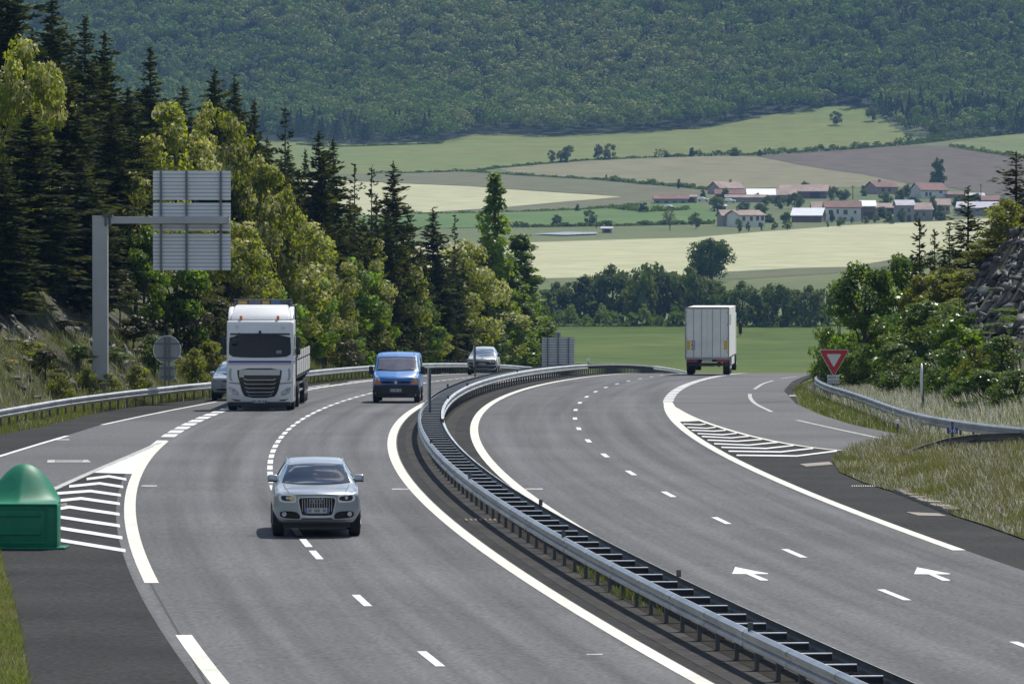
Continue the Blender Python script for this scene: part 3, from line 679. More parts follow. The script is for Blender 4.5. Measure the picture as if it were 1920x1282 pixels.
bm_ = loft_body(rows_suv(), sweep=.22); bv = bvh_of(bm_); bm_.build('body', 'silver', car, smooth=True)
drape('windscreen', [(-.74, 1.135), (-.40, 1.125), (0, 1.12), (.40, 1.125), (.74, 1.135), (.60, 1.50), (.3, 1.525), (0, 1.53), (-.3, 1.525), (-.60, 1.50)], bv, 'glass', car, off=.012, bulge=.10)
for s, ax in ((1, 'right'), (-1, 'left')):
    drape('side_window', [(1.45, 1.12), (2.02, 1.46), (2.45, 1.52), (2.55, 1.12)], bv, 'glass', car, ax)
    drape('side_window', [(2.66, 1.12), (2.6, 1.52), (3.4, 1.50), (3.75, 1.15)], bv, 'glass', car, ax)
gr = drape('grille', chaikin([(-.33, .43), (.33, .43), (.355, .475), (.405, .74), (.42, .82), (.375, .875), (-.375, .875), (-.42, .82), (-.405, .74), (-.355, .475)], 1), bv, 'trim', car, off=.012)
g2 = drape('grille_mesh', chaikin([(-.305, .468), (.305, .468), (.335, .52), (.385, .76), (.385, .815), (.35, .853), (-.35, .853), (-.385, .815), (-.385, .76), (-.335, .52)], 1), bv, 'gloss', gr, off=.022)
yb = min(v.co.y for v in g2.data.vertices)
mb = MB()
for i in range(-6, 7):
    x = i*.052; top = .845-abs(i)*.003; yo = bv.ray_cast(Vector((x, -9, .7)), Vector((0, 1, 0)))[0].y
    mb.box(x-.0045, x+.0045, yo-.034, yo-.015, .60 if abs(i) < 5 else .56, top)
mb.build('grille_bars', 'rim', gr)
mb = MB()
for i in range(4):
    cx = -.107+.071*i; pts = [(cx+.045*math.cos(t), yb-.028, .775+.045*math.sin(t)) for t in [2*math.pi*k/18 for k in range(19)]]; mb.tube(pts, .0045, 5, cap=False)
mb.build('ring_emblem', 'rim', gr)
plate(car, bv, 0, .578, .51, .11, .03)
drape('lower_intake', [(-.36, .385), (.36, .385), (.30, .418), (-.30, .418)], bv, 'black', car, off=.012)
for s in (-1, 1):
    f = (lambda p: p) if s > 0 else mirror
    h = drape('headlight', chaikin(f([(.44, .79), (.47, .735), (.79, .755), (.825, .85), (.80, .92), (.64, .915), (.45, .895)]), 1), bv, 'signwhite', car, off=.016)
    drape('headlight_inner', chaikin(f([(.475, .785), (.73, .775), (.775, .85), (.755, .895), (.62, .892), (.475, .872)]), 1), bv, 'black', h, off=.022)
    mb = MB(); yo = bv.ray_cast(Vector((s*.60, -9, .84)), Vector((0, 1, 0)))[0].y; mb.tube([(s*.63, yo-.045, .845), (s*.63, yo, .845)], .035, 12); mb.build('headlight_lens', 'rim', h)
    if s < 0: drape('lit_running_lamp', chaikin([(-.60, .795), (-.475, .80), (-.475, .865), (-.60, .885)], 1), bv, 'warm', h, off=.03)
    drape('fog_intake', chaikin(f([(.365, .40), (.44, .395), (.74, .42), (.80, .47), (.78, .565), (.46, .56), (.37, .49)]), 1), bv, 'gloss', car, off=.010)
    yo = bv.ray_cast(Vector((s*.70, -9, .50)), Vector((0, 1, 0)))[0].y
    mb = MB(); mb.tube([(s*.70, yo-.03, .50), (s*.70, yo, .50)], .05, 14); mb.build('fog_lamp', 'lamp', car)
    mirror_pod(car, s*.93, 1.50, 1.215, .22, .155, 'silver', s, .16)
    mb = MB(); mb.box(s*.93-.105, s*.93+.105, 1.495, 1.64, 1.132, 1.165); mb.build('mirror_base', 'black', car, bevel=.015)
    mb = MB(); mb.tube([(s*.60, 2.05, 1.49), (s*.605, 2.3, 1.555), (s*.61, 3.3, 1.595), (s*.60, 3.65, 1.53)], .018, 6); mb.build('roof_rail', 'chrome', car, smooth=True)
    for y in (.92, 3.75): wheel(car, s*.815, y, .36, .25)
for s in (-1, 1):
    drape('bonnet_seam', [(s*.60, .16), (s*.615, .16), (s*.715, 1.06), (s*.70, 1.06)], bv, 'seam', car, 'top', .004, .12)
drape('bonnet_seam', [(-.44, .898), (.44, .898), (.44, .908), (-.44, .908)], bv, 'seam', car, 'front', .006, .1)
drape('bumper_lip', [(-.74, .30), (.74, .30), (.80, .365), (-.80, .365)], bv, 'black', car, off=.010)
mb = MB(); mb.box(-.72, .72, .5, 4.2, .19, .32); mb.build('underbody', 'black', car)
mb = MB(); mb.box(-.035, .035, 1.93, 2.0, 1.405, 1.455); mb.build('rear_view_mirror', 'black', car)
mb = MB()
for a, b in (((-.62, 1.16), (.02, 1.165)), ((.1, 1.16), (.62, 1.175))):
    pts = []
    for t in np.linspace(0, 1, 6):
        x = a[0]+(b[0]-a[0])*t; z = a[1]+(b[1]-a[1])*t; hh = bv.ray_cast(Vector((x, -9, z)), Vector((0, 1, 0)))[0]; pts.append((x, hh.y-.03, z))
    mb.tube(pts, .010, 5)
mb.build('wipers', 'black', car)
# ---- far grey SUV behind the median, and the pale hatchback behind the truck
def small_car(name, label, px, py, paint, glass, k, h, Lg, dy, extra, low, hood=.95):
    loc, rz = ground_place(px, py, dy, extra); root = thing(name, label, 'car', loc, rz)
    b_ = loft_body(rows_suv(k, h, Lg, hood), sweep=.28, n=40); bv = bvh_of(b_); b_.build('body', paint, root, smooth=True); w = k
    zs = 1.135*h
    drape('windscreen', [(-.72*w, zs), (0, zs-.02), (.72*w, zs), (.59*w, 1.50*h), (0, 1.53*h), (-.59*w, 1.50*h)], bv, glass, root, off=.012, bulge=.09)
    for s, ax in ((1, 'right'), (-1, 'left')):
        drape('side_window', [(hood+.5, 1.12*h), (hood+1.0, 1.44*h), (hood+1.5, 1.5*h), (Lg*.8, 1.44*h), (Lg*.86, 1.14*h)], bv, glass, root, ax)
        f = (lambda p: p) if s > 0 else mirror
        drape('headlight', chaikin(f([(.50*w, .72*h), (.78*w, .76*h), (.86*w, .90*h), (.80*w, .98*h), (.66*w, .90*h)]), 1), bv, 'lamp', root, off=.014)
        mirror_pod(root, s*.98*w, 1.45, 1.12*h, .2, .15, paint if not low else 'black', s, .14)
        for y in (.85, Lg-.85): wheel(root, s*.80*w, y, .33, .22)
    return root, bv
suv, bvs = small_car('car', 'grey SUV far off with a dark lower bumper, half hidden by the median rail', 904, 703.2, 'warmgrey', 'suvglass', .955, 1.0, 4.37, .9, 1.5, True)
drape('grille', chaikin([(-.78, .62), (-.45, .58), (.45, .58), (.78, .62), (.80, .74), (.45, .70), (.40, .80), (-.40, .80), (-.45, .70), (-.80, .74)], 1), bvs, 'black', suv, off=.012)
drape('lower_bumper', [(-.80, .36), (.80, .36), (.84, .55), (-.84, .55)], bvs, 'chassis', suv, off=.011)
drape('emblem', chaikin([(-.05, .93), (.05, .93), (.08, 1.0), (0, 1.03), (-.08, 1.0)], 1), bvs, 'black', suv, off=.016)
plate(suv, bvs, 0, .66, .50, .10, .03)
hat, bvh_ = small_car('car', 'pale grey hatchback half hidden behind the cab of the white truck', 434, 751, 'greyblue', 'suvglass', .90, .98, 4.1, .85, 0, False, .8)
drape('grille', chaikin([(-.34, .76), (.34, .76), (.36, .82), (-.36, .82)], 1), bvh_, 'black', hat, off=.012)
drape('lower_intake', chaikin([(-.62, .40), (.62, .40), (.60, .50), (-.60, .50)], 1), bvh_, 'black', hat, off=.012)
plate(hat, bvh_, -.1, .62, .50, .12, .03)
# ---- blue van
loc, rz = ground_place(743, 755.2, .9, .6)
van = thing('van', 'blue delivery van with black bumper and amber indicators in the fast lane', 'van', loc, rz)
st = [(0, .34, .70, .80, .88, .78, 1.0, .62), (.06, .28, .80, .90, .93, .86, 1.06, .70), (.3, .26, .84, .945, 1.05, .92, 1.15, .80), (.62, .25, .86, .95, 1.16, .93, 1.255, .85), (.78, .25, .86, .95, 1.19, .93, 1.31, .84), (1.25, .25, .86, .95, 1.25, .935, 1.62, .84), (1.62, .25, .86, .95, 1.28, .94, 1.86, .83), (1.9, .25, .86, .95, 1.30, .945, 1.95, .85), (2.6, .25, .86, .95, 1.30, .945, 2.0, .86), (4.3, .25, .86, .95, 1.30, .945, 2.0, .86), (4.7, .27, .86, .95, 1.30, .93, 1.96, .83), (4.78, .3, .84, .92, 1.28, .90, 1.88, .78)]
b_ = loft_body(st, sweep=.22, n=50, crown=.07); bv = bvh_of(b_); b_.build('body', 'blue', van, smooth=True)
drape('windscreen', [(-.82, 1.285), (0, 1.265), (.82, 1.285), (.76, 1.79), (.70, 1.825), (0, 1.835), (-.70, 1.825), (-.76, 1.79)], bv, 'gloss', van, off=.008)
drape('windscreen_glass', [(-.785, 1.32), (0, 1.305), (.785, 1.32), (.73, 1.775), (0, 1.80), (-.73, 1.775)], bv, 'vanglass', van, off=.014, bulge=.05)
drape('bumper', chaikin([(-.90, .27), (-.5, .23), (.5, .23), (.90, .27), (.94, .45), (.93, .70), (.60, .70), (.45, .735), (-.45, .735), (-.60, .70), (-.93, .70), (-.94, .45)], 1), bv, 'black', van, off=.03)
gr = drape('grille', chaikin([(-.60, .775), (.60, .775), (.64, .82), (.64, .89), (-.64, .89), (-.64, .82)], 1), bv, 'stripe_blue', van, off=.010)
for s in (-1, 1):
    f = (lambda p: p) if s > 0 else mirror
    drape('grille_slot', f([(.10, .80), (.52, .80), (.54, .868), (.10, .868)]), bv, 'gloss', gr, off=.016)
    h = drape('headlight', chaikin(f([(.60, .84), (.88, .84), (.91, .94), (.86, 1.06), (.76, 1.12), (.66, 1.0)]), 1), bv, 'lamp', van, off=.012)
    drape('indicator', chaikin(f([(.585, .745), (.88, .745), (.92, .80), (.90, .835), (.60, .835)]), 1), bv, 'amber', h, off=.014)
    mp = mirror_pod(van, s*1.04, .95, 1.30, .17, .33, 'black', s, .14)
    drape('side_window', [(1.15, 1.30), (1.62, 1.72), (2.1, 1.75), (2.1, 1.28)], bv, 'glass', van, 'right' if s > 0 else 'left')
    drape('side_panel_window', [(2.35, 1.30), (2.35, 1.74), (3.3, 1.76), (3.3, 1.30)], bv, 'glass', van, 'right' if s > 0 else 'left')
    drape('side_strip', [(1.3, .50), (4.6, .50), (4.6, .62), (1.3, .62)], bv, 'black', van, 'right' if s > 0 else 'left', off=.012)
    for y in (.9, 3.95): wheel(van, s*.825, y, .33, .24)
    mb = MB(); mb.box(s*.66-.012, s*.66+.012, 1.9, 4.5, 1.93, 1.955); mb.build('roof_gutter', 'black', van)
yo = bv.ray_cast(Vector((0, -9, .83)), Vector((0, 1, 0)))[0].y
mb = MB(); mb.prism([(0, .755), (.058, .83), (0, .905), (-.058, .83)], yo-.04, yo-.005); em = mb.build('diamond_emblem', 'chrome', gr)
mb = MB(); mb.prism([(0, .795), (.028, .83), (0, .865), (-.028, .83)], yo-.046, yo-.038); mb.build('emblem_centre', 'stripe_blue', em)
plate(van, bv, 0, .51, .50, .115, .05)
mb = MB()
for a, b in (((-.74, 1.325), (-.08, 1.32)), ((-.05, 1.325), (.60, 1.33))):
    pts = []
    for t in np.linspace(0, 1, 6):
        x = a[0]+(b[0]-a[0])*t; z = a[1]+(b[1]-a[1])*t+.03*math.sin(math.pi*t); hh = bv.ray_cast(Vector((x, -9, z)), Vector((0, 1, 0)))[0]; pts.append((x, hh.y-.035, z))
    mb.tube(pts, .016, 5)
mb.build('wipers', 'black', van)
mb = MB(); mb.box(-.7, .7, .55, 4.4, .2, .30); mb.build('underbody', 'chassis', van)
# ---- white truck with dropside trailer
loc, rz = ground_place(490, 768.5, 1.4, .9)
trk = thing('truck', 'white articulated truck with blue and red stripe across its cab, coming towards the camera', 'truck', loc, rz)
side = [(.10, .30), (.04, .6), (.0, 1.1), (.0, 1.62), (.05, 1.98), (.22, 2.92), (.27, 3.30), (.36, 3.40), (2.25, 3.44), (2.25, .95), (1.98, .95), (1.9, .62), (.75, .62), (.72, .30)]
mb = MB(); mb.prism([(a, b) for a, b in side], -1.265, 1.265, axis='x')
cab = mb.build('cab', 'white', trk, smooth=True, bevel=.07, seg=3)
t_ = bmesh.new(); t_.from_mesh(cab.data); bv = BVHTree.FromBMesh(t_); t_.free()
mb = MB(); q = [(.40, 3.41), (.62, 3.62), (1.0, 3.86), (1.35, 3.97), (2.2, 3.99), (2.2, 3.41)]
vs = [(s*(1.13 if z < 3.7 else 1.04 if z < 3.9 else .99), y, z) for s in (-1, 1) for y, z in q]; n = len(q)
mb.add(vs, [tuple(range(n)), tuple(range(2*n-1, n-1, -1))]+[(i, i+n, (i+1) % n+n, (i+1) % n) for i in range(n)])
df = mb.build('roof_deflector', 'white', trk, smooth=True, bevel=.06, seg=3)
for s in (-1, 1):
    mb = MB(); mb.prism([(.55, 3.43), (.9, 3.72), (1.5, 3.9), (2.2, 3.92), (2.2, 3.43)], s*1.05, s*1.235, axis='x'); mb.build('deflector_side', 'white', df, smooth=True, bevel=.04)
    mb = MB(); mb.tube([(s*.70-.03, .46, 3.42), (s*.70-.03, .46, 3.58)], [.06, .05], 10); mb.build('beacon', 'amber', trk)
    mb = MB(); mb.tube([(s*.88-.0, .20, 3.16), (s*.88, .28, 3.16)], .055, 10); mb.build('marker_lamp', 'lamp', trk)
def fr(name, p, m, off=.012, parent=trk, n=1, step=.15): return drape(name, chaikin(p, n) if n else p, bv, m, parent, 'front', off, step)
ws = fr('windscreen', [(-1.17, 2.05), (-.6, 2.0), (.6, 2.0), (1.17, 2.05), (1.18, 2.4), (1.14, 2.89), (-1.14, 2.89), (-1.18, 2.4)], 'truckglass')
fr('sun_visor', [(-1.14, 2.86), (1.14, 2.86), (1.13, 2.92), (-1.13, 2.92)], 'black', .03, n=0)
mb = MB(); y0_ = bv.ray_cast(Vector((0, -9, 2.2)), Vector((0, 1, 0)))[0].y; mb.box(.62, .82, y0_-.02, y0_+.02, 2.12, 2.28); mb.build('paper_permit', 'faint', trk)
fr('stripe', [(-1.20, 1.80), (1.20, 1.80), (1.20, 1.885), (-1.20, 1.885)], 'stripe_blue', .008, n=0)
fr('stripe', [(-1.20, 1.735), (1.20, 1.735), (1.20, 1.765), (-1.20, 1.765)], 'stripe_red', .008, n=0)
for a, b, m_ in ((1.80, 1.885, 'stripe_blue'), (1.735, 1.765, 'stripe_red')): drape('stripe', [(.1, a), (1.9, a), (1.9, b), (.1, b)], bv, m_, trk, 'right', .006, .3)
gr = fr('grille', [(-.86, 1.60), (.84, 1.60), (.82, 1.3), (.76, 1.05), (.68, .70), (.52, .48), (-.52, .48), (-.68, .70), (-.76, 1.05), (-.84, 1.3)], 'gloss', .012)
fr('badge_panel', [(-.76, 1.34), (.76, 1.34), (.77, 1.545), (-.77, 1.545)], 'rim', .03, gr, 0)
fr('card', [(-.78, 1.26), (-.60, 1.26), (-.60, 1.545), (-.78, 1.545)], 'cream_card', .045, gr, 0)
for z, w in ((1.16, .60), (1.0, .59), (.84, .56), (.69, .52), (.56, .45)): fr('grille_bar', [(-w-.02, z+.035), (-w+.08, z-.01), (w-.08, z-.01), (w+.02, z+.035), (w+.0, z+.055), (w-.1, z+.015), (-w+.1, z+.015), (-w, z+.055)], 'rim', .03, gr, 0)
for s in (-1, 1):
    f = (lambda p: p) if s > 0 else mirror
    h = fr('headlight', f([(.72, .55), (.98, .58), (1.14, .66), (1.18, .86), (1.16, .90), (1.0, .86), (.80, .70)]), 'lamp', .012)
    fr('headlight_lens', f([(.72, .56), (.80, .57), (.80, .65), (.74, .64)]), 'signwhite', .03, h, 0)
    fr('bumper_gap', f([(.74, 1.03), (1.24, 1.08), (1.24, 1.055), (.76, 1.0)]), 'black', .008, trk, 0)
    fr('fog_slot', f([(.72, .395), (1.0, .43), (1.10, .48), (1.02, .40), (.90, .36), (.76, .36)]), 'black', .010, trk, 0)
    fr('corner_vent', f([(1.0, 1.12), (1.16, 1.14), (1.17, 1.56), (1.05, 1.60), (1.08, 1.5), (1.08, 1.2)]), 'signback', .008, trk, 1)
    for (z, hh, w_) in ((2.60, .40, .18), (2.22, .24, .20)):
        mp = mirror_pod(trk, s*1.42, .42, z, w_, hh, 'black', s, .14, False)
    mb = MB(); mb.tube([(s*1.18, .55, 2.86), (s*1.40, .5, 2.84), (s*1.42, .5, 2.0), (s*1.2, .5, 1.92)], .022, 6); mb.build('mirror_bracket', 'black', trk)
    drape('side_window', [(.45, 2.05), (.62, 2.80), (1.45, 2.80), (1.45, 2.05)], bv, 'glass', trk, 'right' if s > 0 else 'left')
    w_ = wheel(trk, s*1.10, 1.40, .50, .33); wheel(trk, s*1.10, 5.1, .50, .36)
    mb = MB(); mb.prism([(.72, .32), (.78, 1.0), (2.0, 1.0), (2.0, .32), (1.95, .32), (1.9, .8), (1.65, .98), (1.15, .98), (.92, .8), (.85, .32)], s*1.20, s*1.275, axis='x'); mb.build('wheel_arch', 'white', trk)
    mb = MB(); mb.prism([(2.3, .95), (3.2, .95), (3.2, .55), (2.3, .55)], s*.75, s*1.2, axis='x'); mb.build('fuel_tank', 'rim', trk, bevel=.06)
mb = MB(); mb.box(-.045, .045, .12, .2, 2.88, 3.02); mb.tube([(-.78, .16, 2.94), (-.86, .06, 2.85), (-.98, .0, 2.72)], .018, 6); mb.box(-1.06, -.86, -.08, .0, 2.52, 2.70); mb.build('kerb_mirror', 'black', trk, bevel=.03)
mb = MB(); mb.box(-1.15, 1.15, .12, 2.1, .18, .45); mb.box(-.45, .45, 1.9, 6.3, .55, .95); mb.build('chassis', 'chassis', trk)
pl_ = plate(trk, bv, -.02, .345, .52, .11, .02)
# trailer body
tr = MB(); tr.box(-.42, .42, 3.4, 16.6, .95, 1.16); tr.box(-1.25, 1.25, 3.3, 16.8, 1.14, 1.26)
for y in np.arange(3.6, 16.6, 1.2): tr.box(-1.2, 1.2, y, y+.08, 1.02, 1.15)
trailer = tr.build('trailer_bed', 'chassis', trk)
for s in (-1, 1):
    mb = MB()
    for z0, z1 in ((1.27, 1.80), (1.88, 2.18)):
        for k in range(6):
            y = 3.35+k*2.24; mb.box(min(s*1.235, s*1.27), max(s*1.235, s*1.27), y+.05, y+2.19, z0, z1)
    mb.build('side_board', 'boards', trailer)
    mb = MB()
    for k in range(7): y = 3.35+k*2.24; mb.box(min(s*1.20, s*1.275), max(s*1.20, s*1.275), y-.05, y+.05, 1.2, 2.2)
    mb.box(min(s*1.21, s*1.245), max(s*1.21, s*1.245), 3.35, 16.8, 1.80, 1.88); mb.build('stake', 'postst', trailer)
    for y in (12.0, 13.3, 14.6): wheel(trk, s*1.06, y, .50, .38)
    mb = MB(); mb.box(min(s*1.0, s*1.2), max(s*1.0, s*1.2), 6.2, 11.2, .55, .60); mb.box(min(s*1.0, s*1.2), max(s*1.0, s*1.2), 6.2, 11.2, .85, .90); mb.build('underrun_bar', 'rim', trailer)
mb = MB(); mb.box(-1.27, 1.27, 2.75, 2.95, 1.26, 3.95); mb.build('headboard', 'navy', trailer, bevel=.02)
cols = ['greytarp', 'ochre', 'greytarp', 'ochre', 'bluetarp', 'navy']; xs = [-1.12, -.98, -.55, -.05, .30, .72, 1.12]
mb = MB()
for i in range(6): mb.box(xs[i]+.0, xs[i+1], 2.35, 2.9, 3.93 if 0 < i < 5 else 3.90, 4.17 if 0 < i < 5 else 4.12, i)
mb.build('rolled_tarpaulin', cols, trailer, smooth=True, bevel=.05)
mb = MB(); mb.box(-1.12, 1.12, 2.34, 2.92, 4.16, 4.185); mb.build('tarpaulin_edge', 'greytarp', trailer, bevel=.01)
# ---- white box trailer driving away
loc, rz = ground_place(1326, 704, -.2, 0.2)
btr = thing('truck', 'white box trailer truck driving away over the crest, rear doors towards the camera', 'truck', loc, rz)
mb = MB(); mb.box(-1.26, 1.26, .03, 13.5, 1.02, 3.93); body = mb.build('box_body', 'offwhite', btr, bevel=.03)
mb = MB()
for x in (-1.25, 1.25): mb.box(x-.035, x+.035, -.02, .06, .98, 3.95)
mb.box(-1.285, 1.285, -.02, .06, 3.87, 3.96); mb.box(-1.285, 1.285, -.02, .06, .92, 1.03); mb.build('door_frame', 'signback', btr)
for s in (-1, 1):
    mb = MB(); mb.box(min(s*.012, s*1.20), max(s*.012, s*1.20), -.005, .035, 1.05, 3.85); d_ = mb.build('rear_door', 'offwhite', btr, bevel=.008)
    mb = MB()
    for x in (.32, .78): mb.tube([(s*x, -.02, 1.06), (s*x, -.02, 3.84)], .016, 6)
    for z in (1.3, 2.1, 2.9, 3.6): mb.box(min(s*1.17, s*1.24), max(s*1.17, s*1.24), -.03, .0, z, z+.10)
    mb.build('lock_rod', 'signback', d_)
    x0 = -1.17 if s < 0 else .98
    mb = MB(); mb.box(x0, x0+.19, -.024, .0, 1.48, 2.02); mb.build('yellow_reflector', 'yellow', btr)
    mb = MB(); mb.box(min(s*.55, s*1.2), max(s*.55, s*1.2), -.03, .08, .76, .90); mb.build('tail_lamp', 'redlens', btr)
    for y in (2.6, 3.9, 5.2, 15.3): wheel(btr, s*1.06, y, .50, .40)
    mb = MB(); mb.box(min(s*1.2, s*1.24), max(s*1.2, s*1.24), 6.5, 12.0, .5, .95); mb.build('side_guard', 'signwhite', btr)
    mp = mirror_pod(btr, s*1.50, 15.2, 2.55, .22, .70, 'black', s, .16, False)
    mb = MB(); mb.tube([(s*1.2, 15.1, 2.95), (s*1.5, 15.2, 2.92), (s*1.5, 15.2, 2.1), (s*1.2, 15.1, 2.0)], .025, 6); mb.build('mirror_bracket', 'black', btr)
for i, t in enumerate(('90', '80', '60')):
    me_ = text_mesh(t, .24); o = link('speed_number', me_, 'black', btr); o.location = (-.80, -.012, 1.93-.19*i); o.rotation_euler = (math.pi/2, 0, 0)
mb = MB(); mb.box(1.262, 1.27, 1.6, 4.2, 2.9, 3.5); mb.build('side_sticker', 'signback', btr)
mb = MB(); mb.box(-1.2, 1.2, .05, .20, .55, .72); mb.box(-.5, .5, .3, 13.4, .78, 1.02); mb.box(-.75, -.60, .1, 3, .5, .9); mb.box(.60, .75, .1, 3, .5, .9); mb.build('chassis', 'chassis', btr)
mb = MB(); mb.box(-.45, .45, .0, .05, .52, .60); mb.build('rear_bar', 'rust', btr)
mb = MB(); mb.box(-1.24, 1.24, 13.9, 16.2, .95, 3.5); mb.build('tractor_cab', 'white', btr, bevel=.08)
mb = MB(); mb.box(-.45, .45, 10, 15.5, .6, .95); mb.build('tractor_chassis', 'chassis', btr)
mb = MB(); mb.box(-.28, .28, -.02, .0, .80, .91); mb.build('number_plate', 'plate', btr)
# ------------------------------------------------------------------ signs, posts, crash cushion
def zat(py, Y): return CZ-(py-YH)/F*Y
def xat(px, Y): return (px-960)/F*Y
# gantry
Y = 236.; gx_ = xat(190, Y); zb = tz(gx_, Y)-.2
gan = thing('sign_gantry', 'grey cantilever gantry post whose arm carries a large sign seen from behind', 'gantry', (gx_, Y, zb))
def loc_mb(mb, root):
    l = root.location; mb.v = [(a-l.x, b-l.y, c-l.z) for a, b, c in mb.v]; return mb
mb = MB(); mb.box(xat(174, Y), xat(202.5, Y), Y-.25, Y+.25, zb, zat(405.5, Y)); mb.box(xat(173.3, Y), xat(203.5, Y), Y-.27, Y+.27, zat(407, Y), zat(405, Y))
loc_mb(mb, gan).build('post', 'gantry', gan, bevel=.015)
mb = MB(); mb.box(xat(203, Y), xat(430, Y), Y-.16, Y+.16, zat(419.5, Y), zat(406.5, Y)); mb.box(xat(426, Y), xat(430.5, Y), Y-.19, Y+.19, zat(420, Y), zat(404.5, Y))
arm = loc_mb(mb, gan).build('arm', 'gantry', gan, bevel=.012)
mb = MB(); mb.box(xat(193, Y), xat(212, Y), Y-.285, Y+.25, zat(407, Y), zat(402.5, Y)); mb.box(xat(197, Y), xat(201, Y), Y-.30, Y+.2, zat(424, Y), zat(403, Y)); mb.box(xat(204, Y), xat(208, Y), Y-.2, Y+.2, zat(423, Y), zat(403, Y))
loc_mb(mb, gan).build('flange', 'postst', gan)
Yp = Y+.34
for a, b, n in ((320, 375.5, 8), (380, 433.5, 8), (438, 507, 10)):
    z1, z0 = zat(a, Yp), zat(b, Yp); h = (z1-z0)/n; mb = MB()
    for k in range(n): mb.box(xat(287, Yp), xat(432.6, Yp), Yp, Yp+.05, z0+k*h+.011, z0+(k+1)*h-.011)
    mb.box(xat(287, Yp), xat(432.6, Yp), Yp+.035, Yp+.05, z0+.02, z1-.02, 1)
    loc_mb(mb, gan).build('sign_board', ['alu', 'alu_dk'], gan)
for x in (302, 350, 414):
    for a, b in ((321, 405), (421, 506.5)):
        mb = MB(); mb.box(xat(x-2, Yp), xat(x+2, Yp), Yp-.02, Yp-.01, zat(b, Yp), zat(a, Yp)); mb.box(xat(x-.5, Yp), xat(x+.5, Yp), Yp-.1, Yp+.0, zat(b, Yp), zat(a, Yp)); mb.box(xat(x-2, Yp), xat(x+2, Yp), Yp-.11, Yp-.10, zat(b, Yp), zat(a, Yp))
        loc_mb(mb, gan).build('rib', 'alu_dk', gan)
# round sign from behind
Y = 240.; x = xat(313, Y); zb = tz(x, Y)-.3
rs = thing('road_sign', 'back of a round grey sign with a small plate below, behind the left guard rail', 'road sign', (x, Y, zb))
mb = MB(); c = zat(655.5, Y)-zb; r = 25.7/F*Y; mb.tube([(0, .05, c), (0, .08, c)], r, 40); d_ = mb.build('round_plate', 'signback', rs)
mb = MB(); pts = [(r*math.cos(t), .045, c+r*math.sin(t)) for t in [2*math.pi*k/40 for k in range(41)]]; mb.tube(pts, .022, 6); mb.build('rim', 'alu', d_)
mb = MB(); mb.box(xat(298.5, Y)-x, xat(327.5, Y)-x, .05, .08, zat(713, Y)-zb, zat(684.5, Y)-zb); mb.build('small_plate', 'signback', rs, bevel=.01)
for dx in (-.085, .085):
    mb = MB(); mb.box(dx-.035, dx+.035, -.03, .04, 0, zat(631, Y)-zb); mb.build('post', 'alu_dk', rs)
mb = MB()
for py in (644, 671, 690, 706): z = zat(py, Y)-zb; w = r*.92 if py < 680 else .28; mb.box(-w, w, .02, .05, z-.025, z+.025)
mb.build('bracket', 'alu_dk', rs)
# far direction sign from behind
Y = 452.; x = xat(1046.5, Y); zb = tz(x, Y)-.5
fs_ = thing('road_sign', 'slatted grey back of a direction sign beyond the median rail on the crest', 'road sign', (x, Y, zb))
mb = MB(); z0, z1 = zat(697, Y)-zb, zat(632.5, Y)-zb; n = 14
for k in range(n): h = (z1-z0)/n; mb.box(xat(1016, Y)-x, xat(1077, Y)-x, .1, .15, z0+k*h+.03, z0+(k+1)*h-.03)
mb.box(xat(1016, Y)-x, xat(1077, Y)-x, .125, .15, z0, z1, 1); mb.build('sign_board', ['farback', 'alu_dk'], fs_)
for px in (1027, 1066): mb = MB(); mb.box(xat(px-1.2, Y)-x, xat(px+1.2, Y)-x, 0, .1, 0, z1); mb.build('post', 'alu_dk', fs_)
mb = MB(); mb.box(xat(1045.2, Y)-x, xat(1047.8, Y)-x, 0, .1, 0, zat(624, Y)-zb); mb.build('post', 'alu_dk', fs_)
mb = MB(); mb.box(xat(1041, Y)-x, xat(1051, Y)-x, .1, .14, zat(632, Y)-zb, zat(622.5, Y)-zb); mb.build('small_plate', 'signback', fs_)
# yield sign
Y = 246.; x = xat(1562.5, Y); zb = tz(x, Y)-.3
ys_ = thing('yield_sign', 'red and white triangular yield sign with a lettered plate, in tall grass by the ramp', 'road sign', (x, Y, zb))
def tri(k, cx=1563.5, cy=671.5):
    pts = [(1540, 656.5), (1587.5, 656.5), (1589.2, 659.5), (1565, 701.6), (1562, 701.6), (1538.3, 659.5)]; return [(xat(cx+(a-cx)*k, Y)-x, zat(cy+(b-cy)*k, Y)-zb) for a, b in pts]
mb = MB(); mb.prism(tri(1.08), 0, .03); mb.build('triangle_edge', 'signwhite', ys_)
mb = MB(); mb.prism(tri(1.02), -.008, .0); mb.build('triangle_face', 'red', ys_)
mb = MB(); mb.prism(tri(.52), -.014, -.007); mb.build('triangle_centre', 'signwhite', ys_)
mb = MB(); mb.box(xat(1551, Y)-x, xat(1574.5, Y)-x, 0, .03, zat(718.5, Y)-zb, zat(703.3, Y)-zb); pp = mb.build('lettered_plate', 'signwhite', ys_, bevel=.01)
for i, t in enumerate(('CÉDEZ LE', 'PASSAGE')):
    o = link('lettering', text_mesh(t, .135, 1.08), 'black', pp); o.location = (0, -.006, zat(707.6+7.0*i, Y)-zb); o.rotation_euler = (math.pi/2, 0, 0)
mb = MB(); mb.box(-.045, .045, .03, .09, 0, zat(668, Y)-zb); mb.build('post', 'alu_dk', ys_)
